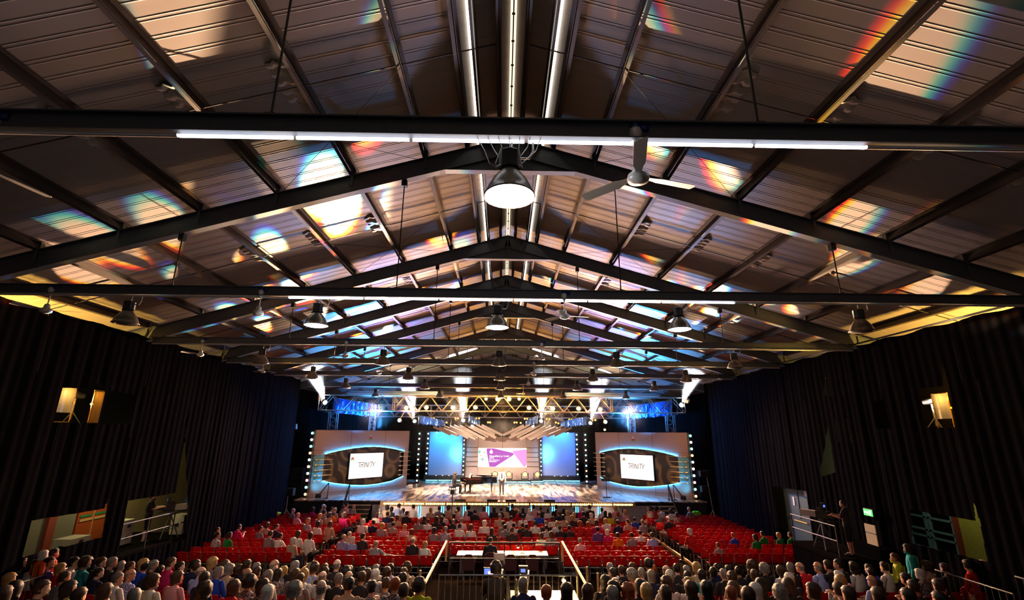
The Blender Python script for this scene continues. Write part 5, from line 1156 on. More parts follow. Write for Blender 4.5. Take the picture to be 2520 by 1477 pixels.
drape(14.6, 29.5, 46.5, 8.30, [], 'black drape on the right behind the stage-side loudspeakers', 8, amp=.09, dy=.06)
for s, w in ((-1, 'left'), (1, 'right')):
    mb = MB(); mb.tube([(s*12.5, 3, 8.36), (s*12.5, 29.6, 8.36)], .03)
    tag(mb.build('drape_pipe', STEEL), 'steel pipe carrying the black drapes on the %s side' % w, 'pipe')
    mb = MB(); mb.grid(lambda u, v: (s*(12.5+1.95*u), 29.58+.05*math.sin(30*u), .02+8.3*v), 24, 1); tag(mb.build('black_drape', DRAPE), 'short black return drape at the %s corner before the stage' % w, 'curtain', 'black side drapes')
# back drape behind the set
mb = MB(); mb.grid(lambda u, v: (-14.5+29*u, 46.3+.08*math.sin(160*u), .02+(8.2 if True else 0)*v), 160, 1); tag(mb.build('black_drape', DRAPE), 'wide dark drape across the back of the stage', 'curtain', 'black side drapes')
# ------------------------------------------------------------------ behind the drapes: aisles, doors, galleries
ORNG = mat('orange_door', '#a04a20', .5, 0, .1, 2); REDC = mat('red_column', '#8a3a2c', .6, 0, .1); CONC = mat('grey_block', '#6f6a5a', .85, 0, .15, 1.5)
dr = struct(MB().build('door_1', None)) if False else None
mb = MB(); mb.boxb(-15.6, -15.5, 19.12, 20.5, 0, 2.45); d1 = struct(mb.build('door_1', ORNG)); d1['label'] = 'orange double door in the left aisle'
mb = MB(); mb.boxb(-15.5, -15.47, 19.2, 20.42, 1.98, 2.06); mb.boxb(-15.5, -15.47, 19.79, 19.82, 0, 2.4); mb.build('push_bar', WL, d1)
for y0 in (19.2, 19.86): mb = MB(); mb.boxb(-15.5, -15.48, y0, y0+.5, 2.12, 2.2); mb.build('sign_plate', mat('green_sign', '#2f7a4a', .5), d1)
mb = MB(); mb.boxb(-15.65, -15.55, 15.5, 19.1, 0, 3.2); struct(mb.build('wall_aisle_left', CONC))
mb = MB(); mb.boxb(-15.7, -15.45, 17.9, 18.2, 0, 3.6); mb.boxb(-15.6, -15.45, 20.5, 20.75, 0, 3.6); struct(mb.build('trim_1', REDC))
point((-13.9, 16.0, 3.6), 50, (1, .78, .42), .25, 'aisle_lamp'); point((-14.2, 19.5, 3.9), 150, (1, .84, .42), .25, 'aisle_lamp'); point((14.2, 16.5, 4.0), 45, (.95, .9, .45), .25, 'aisle_lamp'); point((14.4, 22.5, 3.8), 20, (.5, .8, .7), .25, 'aisle_lamp')
for s in (-1, 1): spot((s*13.6, 12.5, 5.8), (s*14.2, 14.5, 9.4), 3000, (1, .56, .10), 150, .9, .3, 'aisle_uplight')
# right aisle: window and boarded wall
WF = mat('pale_blue_frame', '#6f93a8', .5); GLS = mat('dark_glass', '#0a0d10', .1)
mb = MB(); mb.boxb(15.55, 15.6, 17.45, 19.4, 1.35, 2.6); w1 = struct(mb.build('window_4', GLS)); w1['label'] = 'dark window with pale blue frames in the right aisle'
mb = MB()
for y in (17.45, 18.4, 18.56, 19.36): mb.boxb(15.48, 15.56, y-.05, y+.05, 1.3, 2.6)
for z in (1.32, 1.72, 1.95, 2.38, 2.6): mb.boxb(15.48, 15.56, 17.45, 19.4, z-.03, z+.03)
mb.build('window_frame', WF, w1)
mb = MB(); mb.boxb(15.3, 15.56, 17.4, 19.4, 1.2, 1.28); mb.build('window_sill', WHITE, w1)
mb = MB(); mb.boxb(15.55, 15.65, 14.5, 17.4, 0, 3.3); struct(mb.build('wall_aisle_right', mat('chipboard', '#a09a48', .8, 0, .2, 8)))
mb = MB(); mb.boxb(15.45, 15.55, 17.25, 17.4, 0, 3.3); struct(mb.build('trim_2', REDC))
mb = MB(); mb.boxb(15.56, 15.66, 17.4, 19.4, 0, 1.25); mb.boxb(15.66, 15.7, 17.4, 24, 0, 3.4); struct(mb.build('wall_aisle_far', mat('teal_wall', '#33504c', .7)))
mb = MB(); mb.boxb(12.95, 13.0, 20.3, 23.1, 0, 3.2); d2 = struct(mb.build('door_2', mat('dark_green_door', '#2a4440', .5, 0, .1))); d2['label'] = 'dark green double door behind the right drapes'
mb = MB(); mb.boxb(12.93, 12.95, 22.0, 22.03, 1.75, 3.2); mb.boxb(12.93, 12.95, 20.3, 23.1, 1.6, 1.72); mb.build('door_seam', BLACK, d2)
mb = MB(); mb.boxb(12.93, 12.95, 21.2, 21.5, 2.72, 2.95); mb.build('notice', WHITE, d2)
mb = MB(); mb.boxb(12.93, 12.95, 22.3, 22.42, 2.25, 2.6); mb.build('vision_panel', WHITE, d2); mb = MB(); mb.boxb(12.92, 12.95, 21.6, 22.5, 1.62, 1.67); mb.build('kick_strip', mat('yellow_strip', '#c8c050', .5), d2)
# exit sign on the right drape
ex = thing('exit_sign', 'glowing green exit sign on the right side drape', 'sign', (12.45, 17.2, 2.72))
mb = MB(); mb.boxb(0, .08, -.22, .22, -.12, .12); mb.build('sign_box', STEEL_D, ex)
mb = MB(); mb.boxb(-.01, 0, -.2, .2, -.1, .1); fc = mb.build('sign_face', mat('exit_green', '#20c040', .5, var=0, emit=(.06, .8, .12), power=1.6), ex)
mb = MB(); mb.boxb(-.014, -.01, -.13, -.05, -.07, .07); mb.boxb(-.014, -.01, .0, .04, -.06, .03); mb.boxb(-.014, -.01, .02, .14, -.015, .015); mb.prism([(.13, -.05), (.18, 0), (.13, .05)], lambda a, b, d: (d, a, b), -.014, -.01); mb.build('running_figure', mat('exit_white', '#ffffff', .5, var=0, emit=(.9, 1, .8), power=2), fc)
bx = thing('cream_board', 'cream board with a dark strip leaning before the right drape', 'board', (12.3, 17.05, 1.75), 0)
mb = MB(); mb.boxb(0, .04, -.24, .24, 0, .34); mb.boxb(0, .04, -.24, .24, .37, .62); mb.build('board', mat('cream_board', '#b0a070', .7), bx); mb = MB(); mb.boxb(.0, .045, -.22, .22, .34, .37); mb.build('strip', BLACK, bx)
mb = MB(); mb.boxb(12.0, 12.6, 16.4, 17.8, 0, 1.74); tag(mb.build('draped_riser', DRAPE), 'low black draped riser under the cream board on the right', 'riser')
# galleries with lamp, flag frames and stands
HOTW = mat('diffusion_cloth', '#ffe0a0', .6, var=0, emit=(1, .62, .16), power=2.2, sample=False); CLOTH2 = mat('amber_gel', '#c8922c', .6, 0, .1)
FLAG = mat('lit_white_flag', '#e8d8b0', .7, 0, .05)
for s, w, y0 in ((-1, 'left', 13.8), (1, 'right', 13.3)):
    mb = MB(); mb.boxb(s*12.75, s*15.0, y0-.6, y0+3.4, 5.2, 5.42); tag(mb.build('gallery_deck', STEEL_D), 'dark lamp gallery deck behind the %s drape opening' % w, 'platform')
    mb = MB()
    for yy in (y0-.4, y0+3.2): mb.tube([(s*14.8, yy, 0), (s*14.8, yy, 5.2)], .05); mb.tube([(s*12.9, yy, 0), (s*12.9, yy, 5.2)], .05)
    tag(mb.build('gallery_scaffold', STEEL_D), 'scaffold legs under the %s lamp gallery' % w, 'scaffold') if False else None
    mb = MB(); mb.boxb(s*14.95, s*15.0, y0-.8, 24 if s < 0 else 20.6, 4.7, 7.9); tag(mb.build('black_drape', DRAPE), 'black backing drape behind the %s lamp gallery' % w, 'curtain', 'black side drapes')
    for q, yy, lb in ((0, y0+.75, 'near'), (1, y0+1.9, 'far')):
        t = thing('flag_frame', 'glowing amber diffusion frame in the %s gallery opening, %s one' % (w, lb), 'lighting frame', (s*12.95, yy, 5.42), 0, 'gallery flag frames'); hw = .26 if q == 0 else .22
        mb = MB()
        for a, b in (((-hw, 0), (-hw, 1.0)), ((hw, 0), (hw, 1.0)), ((-hw, 0), (hw, 0)), ((-hw, 1.0), (hw, 1.0))): mb.tube([(0, a[0], a[1]+.03), (0, b[0], b[1]+.03)], .015, 6)
        mb.build('frame', BRASS, t); mb = MB(); mb.grid(lambda u, v: (.02*math.sin(9*u), -hw+2*hw*u, .3+.72*v), 4, 6) if q == 0 else mb.grid(lambda u, v: (.02*math.sin(9*u), -hw*.8+1.6*hw*u, .04+.96*v), 4, 6); mb.build('cloth', FLAG if q == 0 else CLOTH2, t)
        for yo in (-1, 1): mb = MB(); mb.box((0, yo*hw, .6), (.05, .06, .05)); mb.build('clip', BRASS, t)
        spot((s*14.3, yy+.1, 6.6), (s*12.95, yy, 6.05), 320 if q == 0 else 90, (1, .60, .16), 55, .7, .06, 'gallery_frame_lamp')
        point((s*12.7, yy-.05, 6.3), 6 if q == 0 else 3, (1, .6, .15), .05, 'gallery_frame_glow')
    t = thing('gallery_lamp', 'tungsten profile lamp on a stand between the frames of the %s gallery' % w, 'stage light', (s*13.2, y0+1.35, 5.42))
    mb = MB(); mb.tube([(0, 0, .1), (0, 0, .75)], .02); 
    for a in (.4, 2.5, 4.6): mb.tube([(0, 0, .35), (.25*math.cos(a), .25*math.sin(a), 0)], .012)
    mb.build('stand', STEEL, t); mb = MB(); mb.lathe([(.07, -.2), (.1, .0), (.1, .16)], 12, (0, 0, .85), look_mat((0, 0, 0), (-s, 1.6, -.3)).to_3x3()); mb.build('lamp_body', BLACK, t)
    mb = MB(); mb.boxb(-.01, .01, -.2, -.04, .78, .94); mb.build('gel', mat('teal_gel', '#2a7a86', .5), t)
# ------------------------------------------------------------------ performers and crew
def stand_pose(arms='down'):
    J = {'pelvis': (0, 0, .93), 'chest': (0, -.01, 1.19), 'neck': (0, -.005, 1.45), 'head': (0, .015, 1.575)}
    for s, k in (('L', -1), ('R', 1)):
        J['sh'+s] = (k*.185, -.01, 1.385); J['el'+s] = (k*.235, -.02, 1.12); J['wr'+s] = (k*.25, .03, .87); J['hip'+s] = (k*.09, 0, .90); J['kn'+s] = (k*.095, .015, .49); J['an'+s] = (k*.10, -.02, .09); J['to'+s] = (k*.125, .17, .05)
    if arms == 'fwd':
        for s, k in (('L', -1), ('R', 1)): J['el'+s] = (k*.23, .10, 1.16); J['wr'+s] = (k*.16, .36, 1.20)
    return J
TIE = mat('dark_tie', '#2a1a18', .7); TG = cl('grey_trousers', '#3a3034')
MS = make_body('person_standing', stand_pose(), 0, -.02, .0085, .35, {'L': {'n': (-1, 0, 0)}, 'R': {'n': (1, 0, 0)}})
sg = person((-.02, 34.9, ZS), math.pi, 'b', 'w', scale=1.0, label='boy singer in white shirt, dark tie and grey trousers standing centre stage', meshes=MS, long=True, trou=TG)
[c for c in sg.children if c.name.startswith('hair')][0].material_slots[0].material = HC['blond']
mb = MB(); mb.prism([(-.022, 1.40), (.022, 1.40), (.034, 1.06), (0, 1.01), (-.034, 1.06)], lambda a, b, d: (a, .128+d-.05*max(0, b-1.3), b), 0, .012); o = mb.build('tie', TIE, sg)
mb = MB(); mb.tube([(.09*math.cos(a*math.pi/8), .01+.085*math.sin(a*math.pi/8), 1.425+.012*math.sin(a*math.pi/8)*-1) for a in range(17)], .012, 6); mb.build('collar', TOPS['w'][0], sg)
mb = MB(); mb.lathe([(.17, .93), (.172, .96)], 18, cap=False); mb.v = [(x, y*.70, z) for x, y, z in mb.v]; mb.build('belt', BLACK, sg)
JP = seat_pose(); JP['elL'] = (-.25, .12, .76); JP['elR'] = (.25, .12, .76); JP['wrL'] = (-.22, .40, .76); JP['wrR'] = (.16, .40, .76)
for a in ('pelvis', 'chest', 'neck', 'head', 'shL', 'shR', 'hipL', 'hipR'): JP[a] = (JP[a][0], JP[a][1], JP[a][2]+.05)
MP = make_body('person_pianist', JP, -.25, -.25, .0085, .5, {'L': {'d': (0, 1, -.25), 'n': (0, .2, 1)}, 'R': {'d': (0, 1, -.25), 'n': (0, .2, 1)}})
pp = Vector((-2.72, 35.2, ZS))+Matrix.Rotation(R(20), 3, 'Z') @ Vector((-.62, 0, 0))
person(pp, R(-70), 'B', 'k', label='pianist with long brown hair in black clothes seated at the grand piano', meshes=MP, long=True, trou=TROU[1])
MF = make_body('person_operator', stand_pose('fwd'), 0, -.05, .0095, .6, None, 1, True)
def plat(name, lab, x0, x1, y0, y1, z):
    t = thing(name, lab, 'platform', ((x0+x1)/2, (y0+y1)/2, 0)); hx, hy = (x1-x0)/2, (y1-y0)/2
    mb = MB(); mb.boxb(-hx, hx, -hy, hy, z-.12, z); mb.build('deck', STEP, t); mb = MB(); mb.boxb(-hx+.02, hx-.02, -hy+.02, hy-.02, .0, z-.12); mb.build('skirt', DRAPE, t); return t
def guard(parent, pts, zs, r=.022, mt=None):
    for z in zs: mb = MB(); mb.tube([(x, y, z) for x, y in pts], r, 6); mb.build('rail', mt or STEEL_D, parent)
    for x, y in pts: mb = MB(); mb.tube([(x, y, min(zs)-.55), (x, y, max(zs))], r, 6); mb.build('post', mt or STEEL_D, parent)
pl = plat('camera_platform', 'black camera platform in the left drape opening', -15.2, -12.55, 17.2, 21.6, 1.22); guard(pl, [(1.25, -2.1), (1.25, -.7), (1.25, .7), (1.25, 2.0)], (1.75, 2.2))
person((-13.35, 19.7, 1.22), R(-62), 'd', 'k', label='camera operator in black shirt and shorts on the left camera platform', meshes=MF, long=False, trou=TROU[1])
def tvcam(loc, rz, lab, s=1.0, hood=True):
    t = thing('television_camera', lab, 'camera', loc, rz); t.scale = (s,)*3
    mb = MB()
    for a in (90, 210, 330): mb.tube([(0, 0, .95), (.42*math.cos(R(a)), .42*math.sin(R(a)), 0)], .025); mb.tube([(0, 0, .35), (.27*math.cos(R(a)), .27*math.sin(R(a)), .35)], .012)
    mb.lathe([(.08, .9), (.1, 1.0), (.1, 1.08)], 14); mb.build('tripod', STEEL, t)
    mb = MB(); mb.boxb(-.10, .10, -.32, .12, 1.1, 1.36); mb.boxb(-.06, .06, -.2, .1, 1.36, 1.46); mb.boxb(-.12, .12, -.5, -.32, 1.14, 1.32); mb.build('body', BLACK, t)
    mb = MB(); mb.boxb(-.13, .13, .12, .72, 1.12, 1.34); mb.build('lens_box', mat('lens_grey', '#9a9188', .5), t)
    mb = MB(); mb.box((.0, -.14, 1.56), (.26, .12, .2)); mb.tube([(0, -.1, 1.4), (0, -.14, 1.5)], .02); vf = mb.build('viewfinder', BLACK, t)
    mb = MB(); mb.box((0, -.205, 1.55), (.13, .006, .085)); mb.build('viewfinder_screen', mat('monitor_blue', '#5070ff', .4, var=0, emit=(.16, .26, 1), power=1.1), vf)
    if hood:
        mb = MB(); mb.boxb(-.15, .15, .1, .13, 1.52, 1.8); hd_ = mb.build('prompter_hood', mat('prompter_pale', '#b09a8c', .6), t); mb = MB(); mb.boxb(-.17, .17, .09, .14, 1.5, 1.53); mb.boxb(-.17, -.15, .08, .14, 1.5, 1.82); mb.boxb(.15, .17, .08, .14, 1.5, 1.82); mb.build('hood_frame', GREYM, hd_)
    for sx_ in (-1, 1): mb = MB(); mb.tube([(sx_*.1, -.1, 1.08), (sx_*.2, -.55, 1.02)], .013); mb.build('pan_bar', BLACK, t)
    return t
tvcam((-13.05, 20.5, 1.22), R(-58), 'large television camera on a tripod on the left platform', .9, False)
CASE = mat('pale_case', '#a8a494', .5, 0, .08)
for x, y, sx_, sy, h, lb in ((-13.9, 19.2, .5, .5, .85, 'tall pale flight case with dark latches on the left camera platform'), (-13.0, 21.2, .5, .55, .75, 'pale flight case beside the left television camera'), (-14.6, 18.0, .6, .8, .5, 'low pale flight case at the back of the left camera platform')):
    t = thing('flight_case', lb, 'case', (x, y, 1.22)); mb = MB(); mb.boxb(-sx_/2, sx_/2, -sy/2, sy/2, .04, h); mb.build('shell', CASE, t); mb = MB()
    for z in (h*.3, h*.75): mb.boxb(sx_/2, sx_/2+.015, -.07, .07, z-.05, z+.05)
    mb.boxb(-.07, .07, -sy/2-.015, -sy/2, h*.5-.05, h*.5+.05); mb.build('latch', BLACK, t)
t = thing('aisle_lamp_fitting', 'bright yellow emergency lamp on the cream wall behind the left camera platform', 'lamp', (-16.2, 22.3, 2.75)); mb = MB(); mb.boxb(-.04, .06, -.35, .35, -.1, .1); mb.build('lamp_box', mat('yellow_lamp', '#fff080', .4, var=0, emit=(1, .9, .25), power=3), t)
mb = MB(); mb.boxb(-.05, -.04, -.4, .4, -.14, .14); mb.build('back_plate', WHITE, t)
pr = plat('camera_platform', 'black camera platform before the right side drape', 10.9, 12.45, 16.6, 19.4, 1.42); guard(pr, [(-.7, -1.2), (-.7, 1.3)], (1.9, 2.35))
person((11.55, 17.05, 1.42), R(40), 'd', 'k', label='camera operator in black leaning to a camera on the right platform', meshes=MF, long=False, trou=TROU[1])
tvcam((11.35, 18.1, 1.42), R(30), 'long television camera on the right platform pointing at the stage', .9, False)
# centre camera pit with rails, operators, desk
PW = mat('worn_pole', '#a8824c', .5, .2, .2)
pc2 = plat('camera_platform', 'dark central camera platform behind the steel barrier', -1.75, 1.95, 11.6, 16.4, .72)
guard(pc2, [(-1.7, 2.2), (0, 2.2), (1.7, 2.2)], (1.5, 1.95)); 
guard(pc2, [(-1.8, -2.2), (-1.8, 2.2)], (1.98,), .035, PW); guard(pc2, [(1.8, -2.2), (1.8, 2.2)], (1.98,), .035, PW)
for i in range(5):
    mb = MB(); mb.tube([(2.0+.17*i, 13.9-.55*i, .3), (2.02+.17*i, 14.0-.55*i, 1.95)], .03); tag(mb.build('scaffold_pole', PW), 'upright wooden-coloured pole at the right rail of the camera pit, %s from the back' % nth(i), 'pole', 'poles by the camera pit')
for i in range(3):
    mb = MB(); mb.tube([(-2.0-.14*i, 13.2-.6*i, .3), (-2.02-.14*i, 13.3-.6*i, 1.9)], .03); tag(mb.build('scaffold_pole', PW), 'upright wooden-coloured pole at the left rail of the camera pit, %s from the back' % nth(i), 'pole', 'poles by the camera pit')
MK = make_body('person_crew', seat_pose('clap'), 0, -.12, .011, .6)
person((-.12, 12.25, .74), 0, 'C', 'k', label='camera operator with curly dark hair seated behind the central camera', meshes=MK, long=True, scale=1.18, trou=TROU[1])
tvcam((-.05, 13.3, .72), 0, 'central television camera with a pale prompter hood before the operator', .86)
tvcam((.55, 12.9, .72), R(-6), 'second central camera with a small bright blue screen', .85, False)
mt_ = thing('monitor', 'small tilted monitor glowing blue and pink beside the central operator', 'monitor', (-.27, 12.65, .72))
mb = MB(); mb.tube([(0, 0, 0), (0, 0, 1.2)], .015); mb.boxb(-.15, .15, 0, .03, 1.2, 1.4); mb.build('housing', BLACK, mt_); mb = MB(); mb.boxb(-.13, .13, -.006, 0, 1.22, 1.38); s_ = mb.build('screen', mat('monitor_blue', '#5070ff'), mt_); mb = MB(); mb.boxb(-.04, .09, -.009, -.006, 1.23, 1.32); mb.build('picture', mat('monitor_pink', '#ffb0e0', .4, var=0, emit=(1, .6, .85), power=1.6), s_)
TABW = mat('white_table', '#54442c', .4, 0, .05)
dk = thing('judges_table', 'long pale table with a glowing desk lamp among the red chairs', 'table', (.05, 20.35, 0))
mb = MB(); mb.boxb(-1.75, 1.75, -.35, .4, .72, .75); mb.build('table_top', TABW, dk)
for a in (-1.6, 1.6):
    for b in (-.3, .3): mb = MB(); mb.boxb(a-.02, a+.02, b-.02, b+.02, 0, .72); mb.build('leg', STEEL, dk)
dl = thing('desk_lamp', 'small glowing desk lamp on the long pale table', 'lamp', (.82, 20.4, .75))
mb = MB(); mb.lathe([(.09, 0), (.09, .015), (.02, .025)], 14); mb.build('base', BLACK, dl); mb = MB(); mb.tube([(0, 0, .02), (.02, 0, .2), (-.05, 0, .3), (-.13, -.02, .27)], .008); mb.build('arm', BLACK, dl)
mb = MB(); mb.lathe([(.02, .06), (.06, -.01)], 12, (-.16, -.03, .23), cap=False); mb.build('lamp_shade', BLACK, dl); mb = MB(); ell(mb, (-.16, -.03, .21), (.04, .04, .04)); mb.build('bulb', mat('desk_bulb', '#ffe0a0', .4, var=0, emit=(1, .72, .25), power=18), dl)
point((.66, 20.33, .92), 60, (1, .5, .1), .04, 'desk_lamp_bulb')
spot((.66, 20.37, .97), (.66, 20.2, .75), 110, (1, .5, .1), 150, .8, .04, 'desk_lamp_bulb')
MJ = SB['h']
person((-.42, 19.92, 0), 0, 'd', 'k', 'h', 1.03, 'balding judge in a dark jacket writing at the long pale table', meshes=SB['n'], long=True)
BQ = mat('burgundy_cloth', '#3a0c10', .8, 0, .15)
bq = thing('banquet_chair', 'x', 'chair', (0, 0, 0), 0, 'burgundy chairs at the long table')
mb = MB(); mb.prism([(-.22, .42), (-.23, .7), (-.19, .86), (-.1, .94), (.1, .94), (.19, .86), (.23, .7), (.22, .42)], lambda a, b, d: (a, -.24-.12*(b-.42)+d, b), 0, .05); mb.build('backrest', BQ, bq)
mb = MB(); mb.boxb(-.22, .22, -.24, .2, .40, .47); mb.build('seat', BQ, bq)
for a in (-.2, .2):
    for b in (-.22, .18): mb = MB(); mb.tube([(a, b, 0), (a, b, .41)], .012, 6); mb.build('leg', GREYM, bq)
LB = ['burgundy round-backed chair at the left end of the long pale table', 'burgundy round-backed chair under the judge in the dark jacket', 'burgundy round-backed chair just right of the judge at the long table', 'burgundy round-backed chair below the glowing desk lamp']
for i, x in enumerate((-1.2, -.42, .35, 1.15)):
    if i == 0: bq['label'] = LB[0]; bq.location = (x, 19.55, 0)
    else: dup(bq, LB[i], (x, 19.55 if i != 1 else 19.85, 0))
# crowd barriers
def barrier(loc, rz, L, lab, n=None):
    t = thing('crowd_barrier', lab, 'barrier', loc, rz, 'crowd barriers'); n = n or int(L/.135)
    mb = MB(); mb.tube([(-L/2, 0, .12), (-L/2, 0, 1.06), (L/2, 0, 1.06), (L/2, 0, .12), (-L/2, 0, .12)], .02, 8); mb.build('rail', GREYM, t)
    for i in range(1, n): mb = MB(); x = -L/2+L*i/n; mb.tube([(x, 0, .12), (x, 0, 1.06)], .0085, 6); mb.build('bar', GREYM, t)
    for s in (-1, 1): mb = MB(); mb.tube([(s*(L/2-.25), -.25, .01), (s*(L/2-.25), 0, .14), (s*(L/2-.25), .25, .01)], .016, 6); mb.build('foot', GREYM, t)
    return t
zb_ = atY(1250, 1416, 10.4).z-1.06
def xat(px, y=10.4): return atY(px, 1416, y).x
xa_, xb_, xc_ = xat(1079), xat(1250), xat(1422)
barrier(((xa_+xb_)/2, 10.4, zb_), 0, xb_-xa_-.03, 'grey steel crowd barrier across the camera pit, left section', 11); barrier(((xb_+xc_)/2, 10.4, zb_), 0, xc_-xb_-.03, 'grey steel crowd barrier across the camera pit, right section', 11)
mb = MB(); mb.boxb(xa_-.1, xc_+.1, 9.1, 10.7, 0, zb_); tag(mb.build('pit_step', STEP), 'dark step the steel barriers stand on', 'platform')
for i, (x, y, s) in enumerate(((11.6, 12.9, 1), (11.75, 10.9, 1), (11.85, 8.7, 1), (-11.6, 13.6, -1), (-11.7, 11.4, -1), (-11.8, 9.2, -1))):
    w = 'right' if s > 0 else 'left'; barrier((x, y, .55+.18*(13.9-y)), R(90), 2.0, 'dark crowd barrier along the %s side drape, %s from the stage' % (w, nth(i % 3)), 12)
    mb = MB(); mb.boxb(x-.55, x+.45, y-1.05, y+1.05, 0, .55+.18*(13.9-y)); tag(mb.build('side_step', STEP), 'dark side step of the raised %s stand, %s from the stage' % (w, nth(i % 3)), 'platform', 'side steps')
VEST = mat('hivis_yellow', '#b8c020', .8, 0, .1); VESTO = mat('hivis_orange', '#d84a10', .8, 0, .1); MST = MS
for px, py, hr, tp, mtl, lb, x, y in ((2205, 1374, 'b', 'k', VEST, 'steward with brown hair in a yellow high-visibility vest by the right barrier', 11.0, 13.75), (2237, 1352, 'z', 'c', VEST, 'steward with dark hair in a teal and yellow jacket by the right barrier', 11.35, 14.1), (104, 1368, 'w', 'k', VESTO, 'steward with white hair in an orange vest by the left side drape', -11.7, 13.9), (131, 1362, 'd', 'r', VESTO, 'steward with dark hair in a red and orange jacket by the left side drape', -11.75, 14.5)):
    p = atY(px, py, y); z0 = p.z-1.575; b = person((p.x, y, z0), R(-30 if x < 0 else 50), hr, tp, label=lb, meshes=MS, long=True, trou=TROU[1])
    o = bpy.data.objects.new('vest', MS['top']); COL.objects.link(o); o.parent = b; paint(o, mtl); o.scale = (1.04, 1.12, 1.0)
    if tp == 'c': o.scale = (1.03, 1.08, 1.0); paint(o, TOPS['c'][0])
    mb = MB()
    for sx_ in (-.1, .1): mb.boxb(sx_-.02, sx_+.02, -.145, -.135, 1.0, 1.4)
    mb.build('reflective_band', VEST, b)
    mb = MB(); mb.boxb(p.x-.45, p.x+.45, y-.4, y+.4, 0, z0); tag(mb.build('steward_step', STEP), 'dark step under the steward, %s' % ('in teal' if tp == 'c' else 'in yellow' if mtl is VEST else 'in orange' if hr == 'w' else 'in red'), 'platform', 'side steps')
# hi-vis jackets and bag left of the front rows
for px, py, lb, mtl in ((652, 1262, 'crumpled yellow high-visibility jacket on a chair by the left drape', VEST), (677, 1266, 'second yellow high-visibility jacket hung beside the dark bag', VEST), (1712, 1266, 'green plastic bag by the foot of the right lamp stand', TOPS['E'][0])):
    p = atZ(px, py, .8); mb = MB(); mb.grid(lambda u, v: (p.x+.4*(u-.5)*(1+.2*math.sin(7*v)), p.y+.12*math.sin(9*u+4*v), .35+.6*v+.05*math.sin(11*u)), 8, 8); me = mb
    o = mb.build('jacket' if 'jacket' in lb else 'plastic_bag', mtl, smooth=True); tag(o, lb, 'jacket' if 'jacket' in lb else 'bag'); sm = o.modifiers.new('t', 'SOLIDIFY'); sm.thickness = .12
    mb = MB(); mb.boxb(p.x-.15, p.x+.15, p.y-.15, p.y+.15, 0, .4); tag(mb.build('storage_box', BLACK), 'dark box under the %s' % ('first yellow jacket' if px == 652 else 'second yellow jacket' if px == 677 else 'green plastic bag'), 'box')
# wooden edge boards along the aisles
for x, w in ((-7.72, 'left'), (7.9, 'right')):
    for i in range(4):
        y0 = 20.3+i*2.25; mb = MB(); mb.boxb(x-.04, x+.04, y0, y0+2.15, .02, .12); tag(mb.build('edge_board', mat('light_wood', '#c8924a', .5)), 'light wooden edge board along the %s aisle, %s from the camera' % (w, nth(i)), 'board', 'aisle edge boards')
# white table in the nearest row
zt_ = 2.30; a_ = atZ(1256, 1453, zt_); b_ = atZ(1414, 1453, zt_)
tb = thing('folding_table', 'white folding table at the bottom of the scene behind the two nearest heads', 'table', ((a_.x+b_.x)/2, a_.y-.4, 0)); hw = (b_.x-a_.x)/2
mb = MB(); mb.boxb(-hw, hw, -.3, .4, zt_-.03, zt_); mb.build('table_top', TABW, tb); mb = MB(); mb.boxb(-hw+.05, hw-.05, -.26, .35, 1.3, zt_-.03); mb.build('skirt', WHITE, tb); mb = MB(); mb.boxb(-hw, hw, -.45, .45, 0, 1.3); mb.build('base', STEP, tb)
bt = thing('water_bottle', 'clear plastic water bottle on the white folding table', 'bottle', (a_.x+.11, a_.y-.2, zt_))
GLASSY = mat('clear_plastic', '#c8d0c0', .1, 0, 0); GLASSY.node_tree.nodes['Principled BSDF'].inputs['Transmission Weight'].default_value = .7
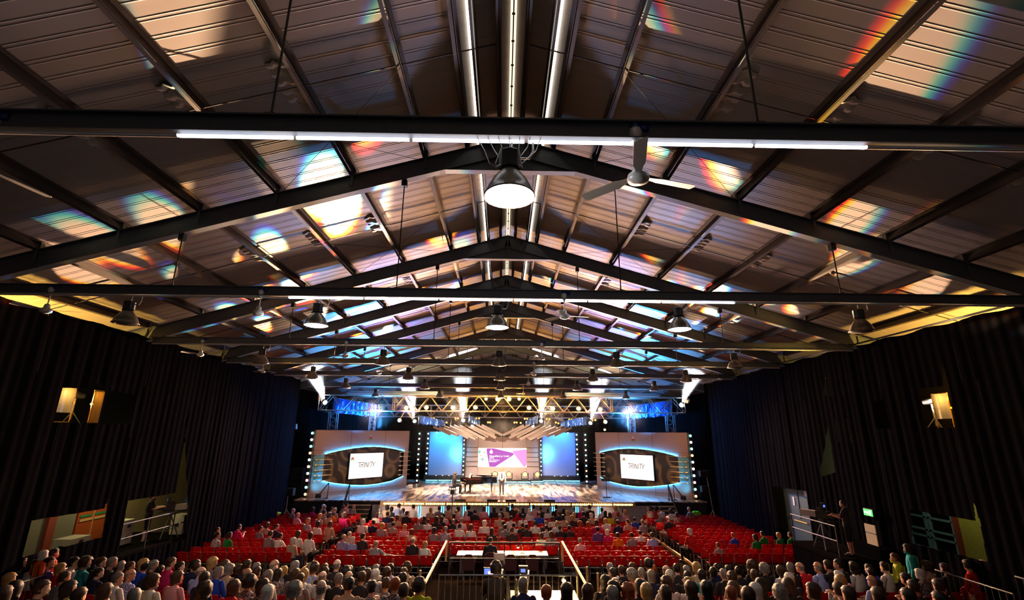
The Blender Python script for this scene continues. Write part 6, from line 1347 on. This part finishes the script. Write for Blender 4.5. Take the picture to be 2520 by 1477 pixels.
mb = MB(); mb.lathe([(.032, 0), (.034, .02), (.034, .15), (.028, .18), (.012, .215), (.012, .225)], 16); mb.build('body', GLASSY, bt, smooth=True); mb = MB(); mb.lathe([(.014, .22), (.014, .245)], 12); mb.build('cap', WHITE, bt); mb = MB(); mb.lathe([(.0348, .06), (.0348, .12)], 16, cap=False); mb.build('wrapper', mat('bottle_wrapper', '#b8c878', .5), bt)
fl = thing('clip_lamp', 'small bright amber lamp clipped to the right rail of the camera pit', 'lamp', (atY(1388, 1430, 10.6).x, 10.6, atY(1388, 1430, 10.6).z))
mb = MB(); mb.lathe([(.03, .1), (.06, 0)], 12, M=look_mat((0, 0, 0), (-.6, -1, -.6)).to_3x3(), cap=False); mb.tube([(0, 0, .05), (.05, .05, -.1)], .01); mb.build('lamp_shade', BLACK, fl); mb = MB(); ell(mb, (0, 0, 0), (.035,)*3); mb.build('bulb', mat('desk_bulb', '#ffe0a0'), fl)
point(Vector(fl.location)+Vector((-.05, -.08, -.06)), 45, (1, .6, .18), .04, 'clip_lamp_bulb')

# torn lining flaps and daylight gaps beside the purlins
LINE = mat('pale_lining', '#b8aea4', .5, 0, .1); GAP = mat('daylight_gap', '#ffffff', .5, var=0, emit='#fff0c0', power=2.5); n_ = 0
for bay, y in enumerate((7.35, 13.45, 18.8, 23.4)):
    for s, w in ((-1, 'left'), (1, 'right')):
        for i in ((4, 5, 6, 7) if bay < 3 else (4, 6)):
            x = XR0+s*(PX[i]+.06); z = ztop(x)+.2; rn = random.Random(n_); n_ += 1
            mb = MB(); mb.grid(lambda u, v: (x+s*(.05+.34*v), y-.55+1.1*u+.05*math.sin(9*v), ztop(x+s*.34*v)+.195-.05*(1-v)*(1+.8*math.sin(17*u+n_))-.02*math.sin(31*u)), 22, 4)
            o = tag(mb.build('lining_flap', LINE, smooth=True), 'crumpled pale lining flap by the %s purlin from the ridge, %s slope, %s bay' % (nth(i), w, nth(bay)), 'lining', 'torn lining flaps')
            yy = y+(.62 if (i+bay) % 2 else -.7); mb = MB(); mb.boxb(x+s*.02, x+s*.075, yy-.13, yy+.1, z-.045, z-.03); mb.build('daylight_gap', GAP, o)
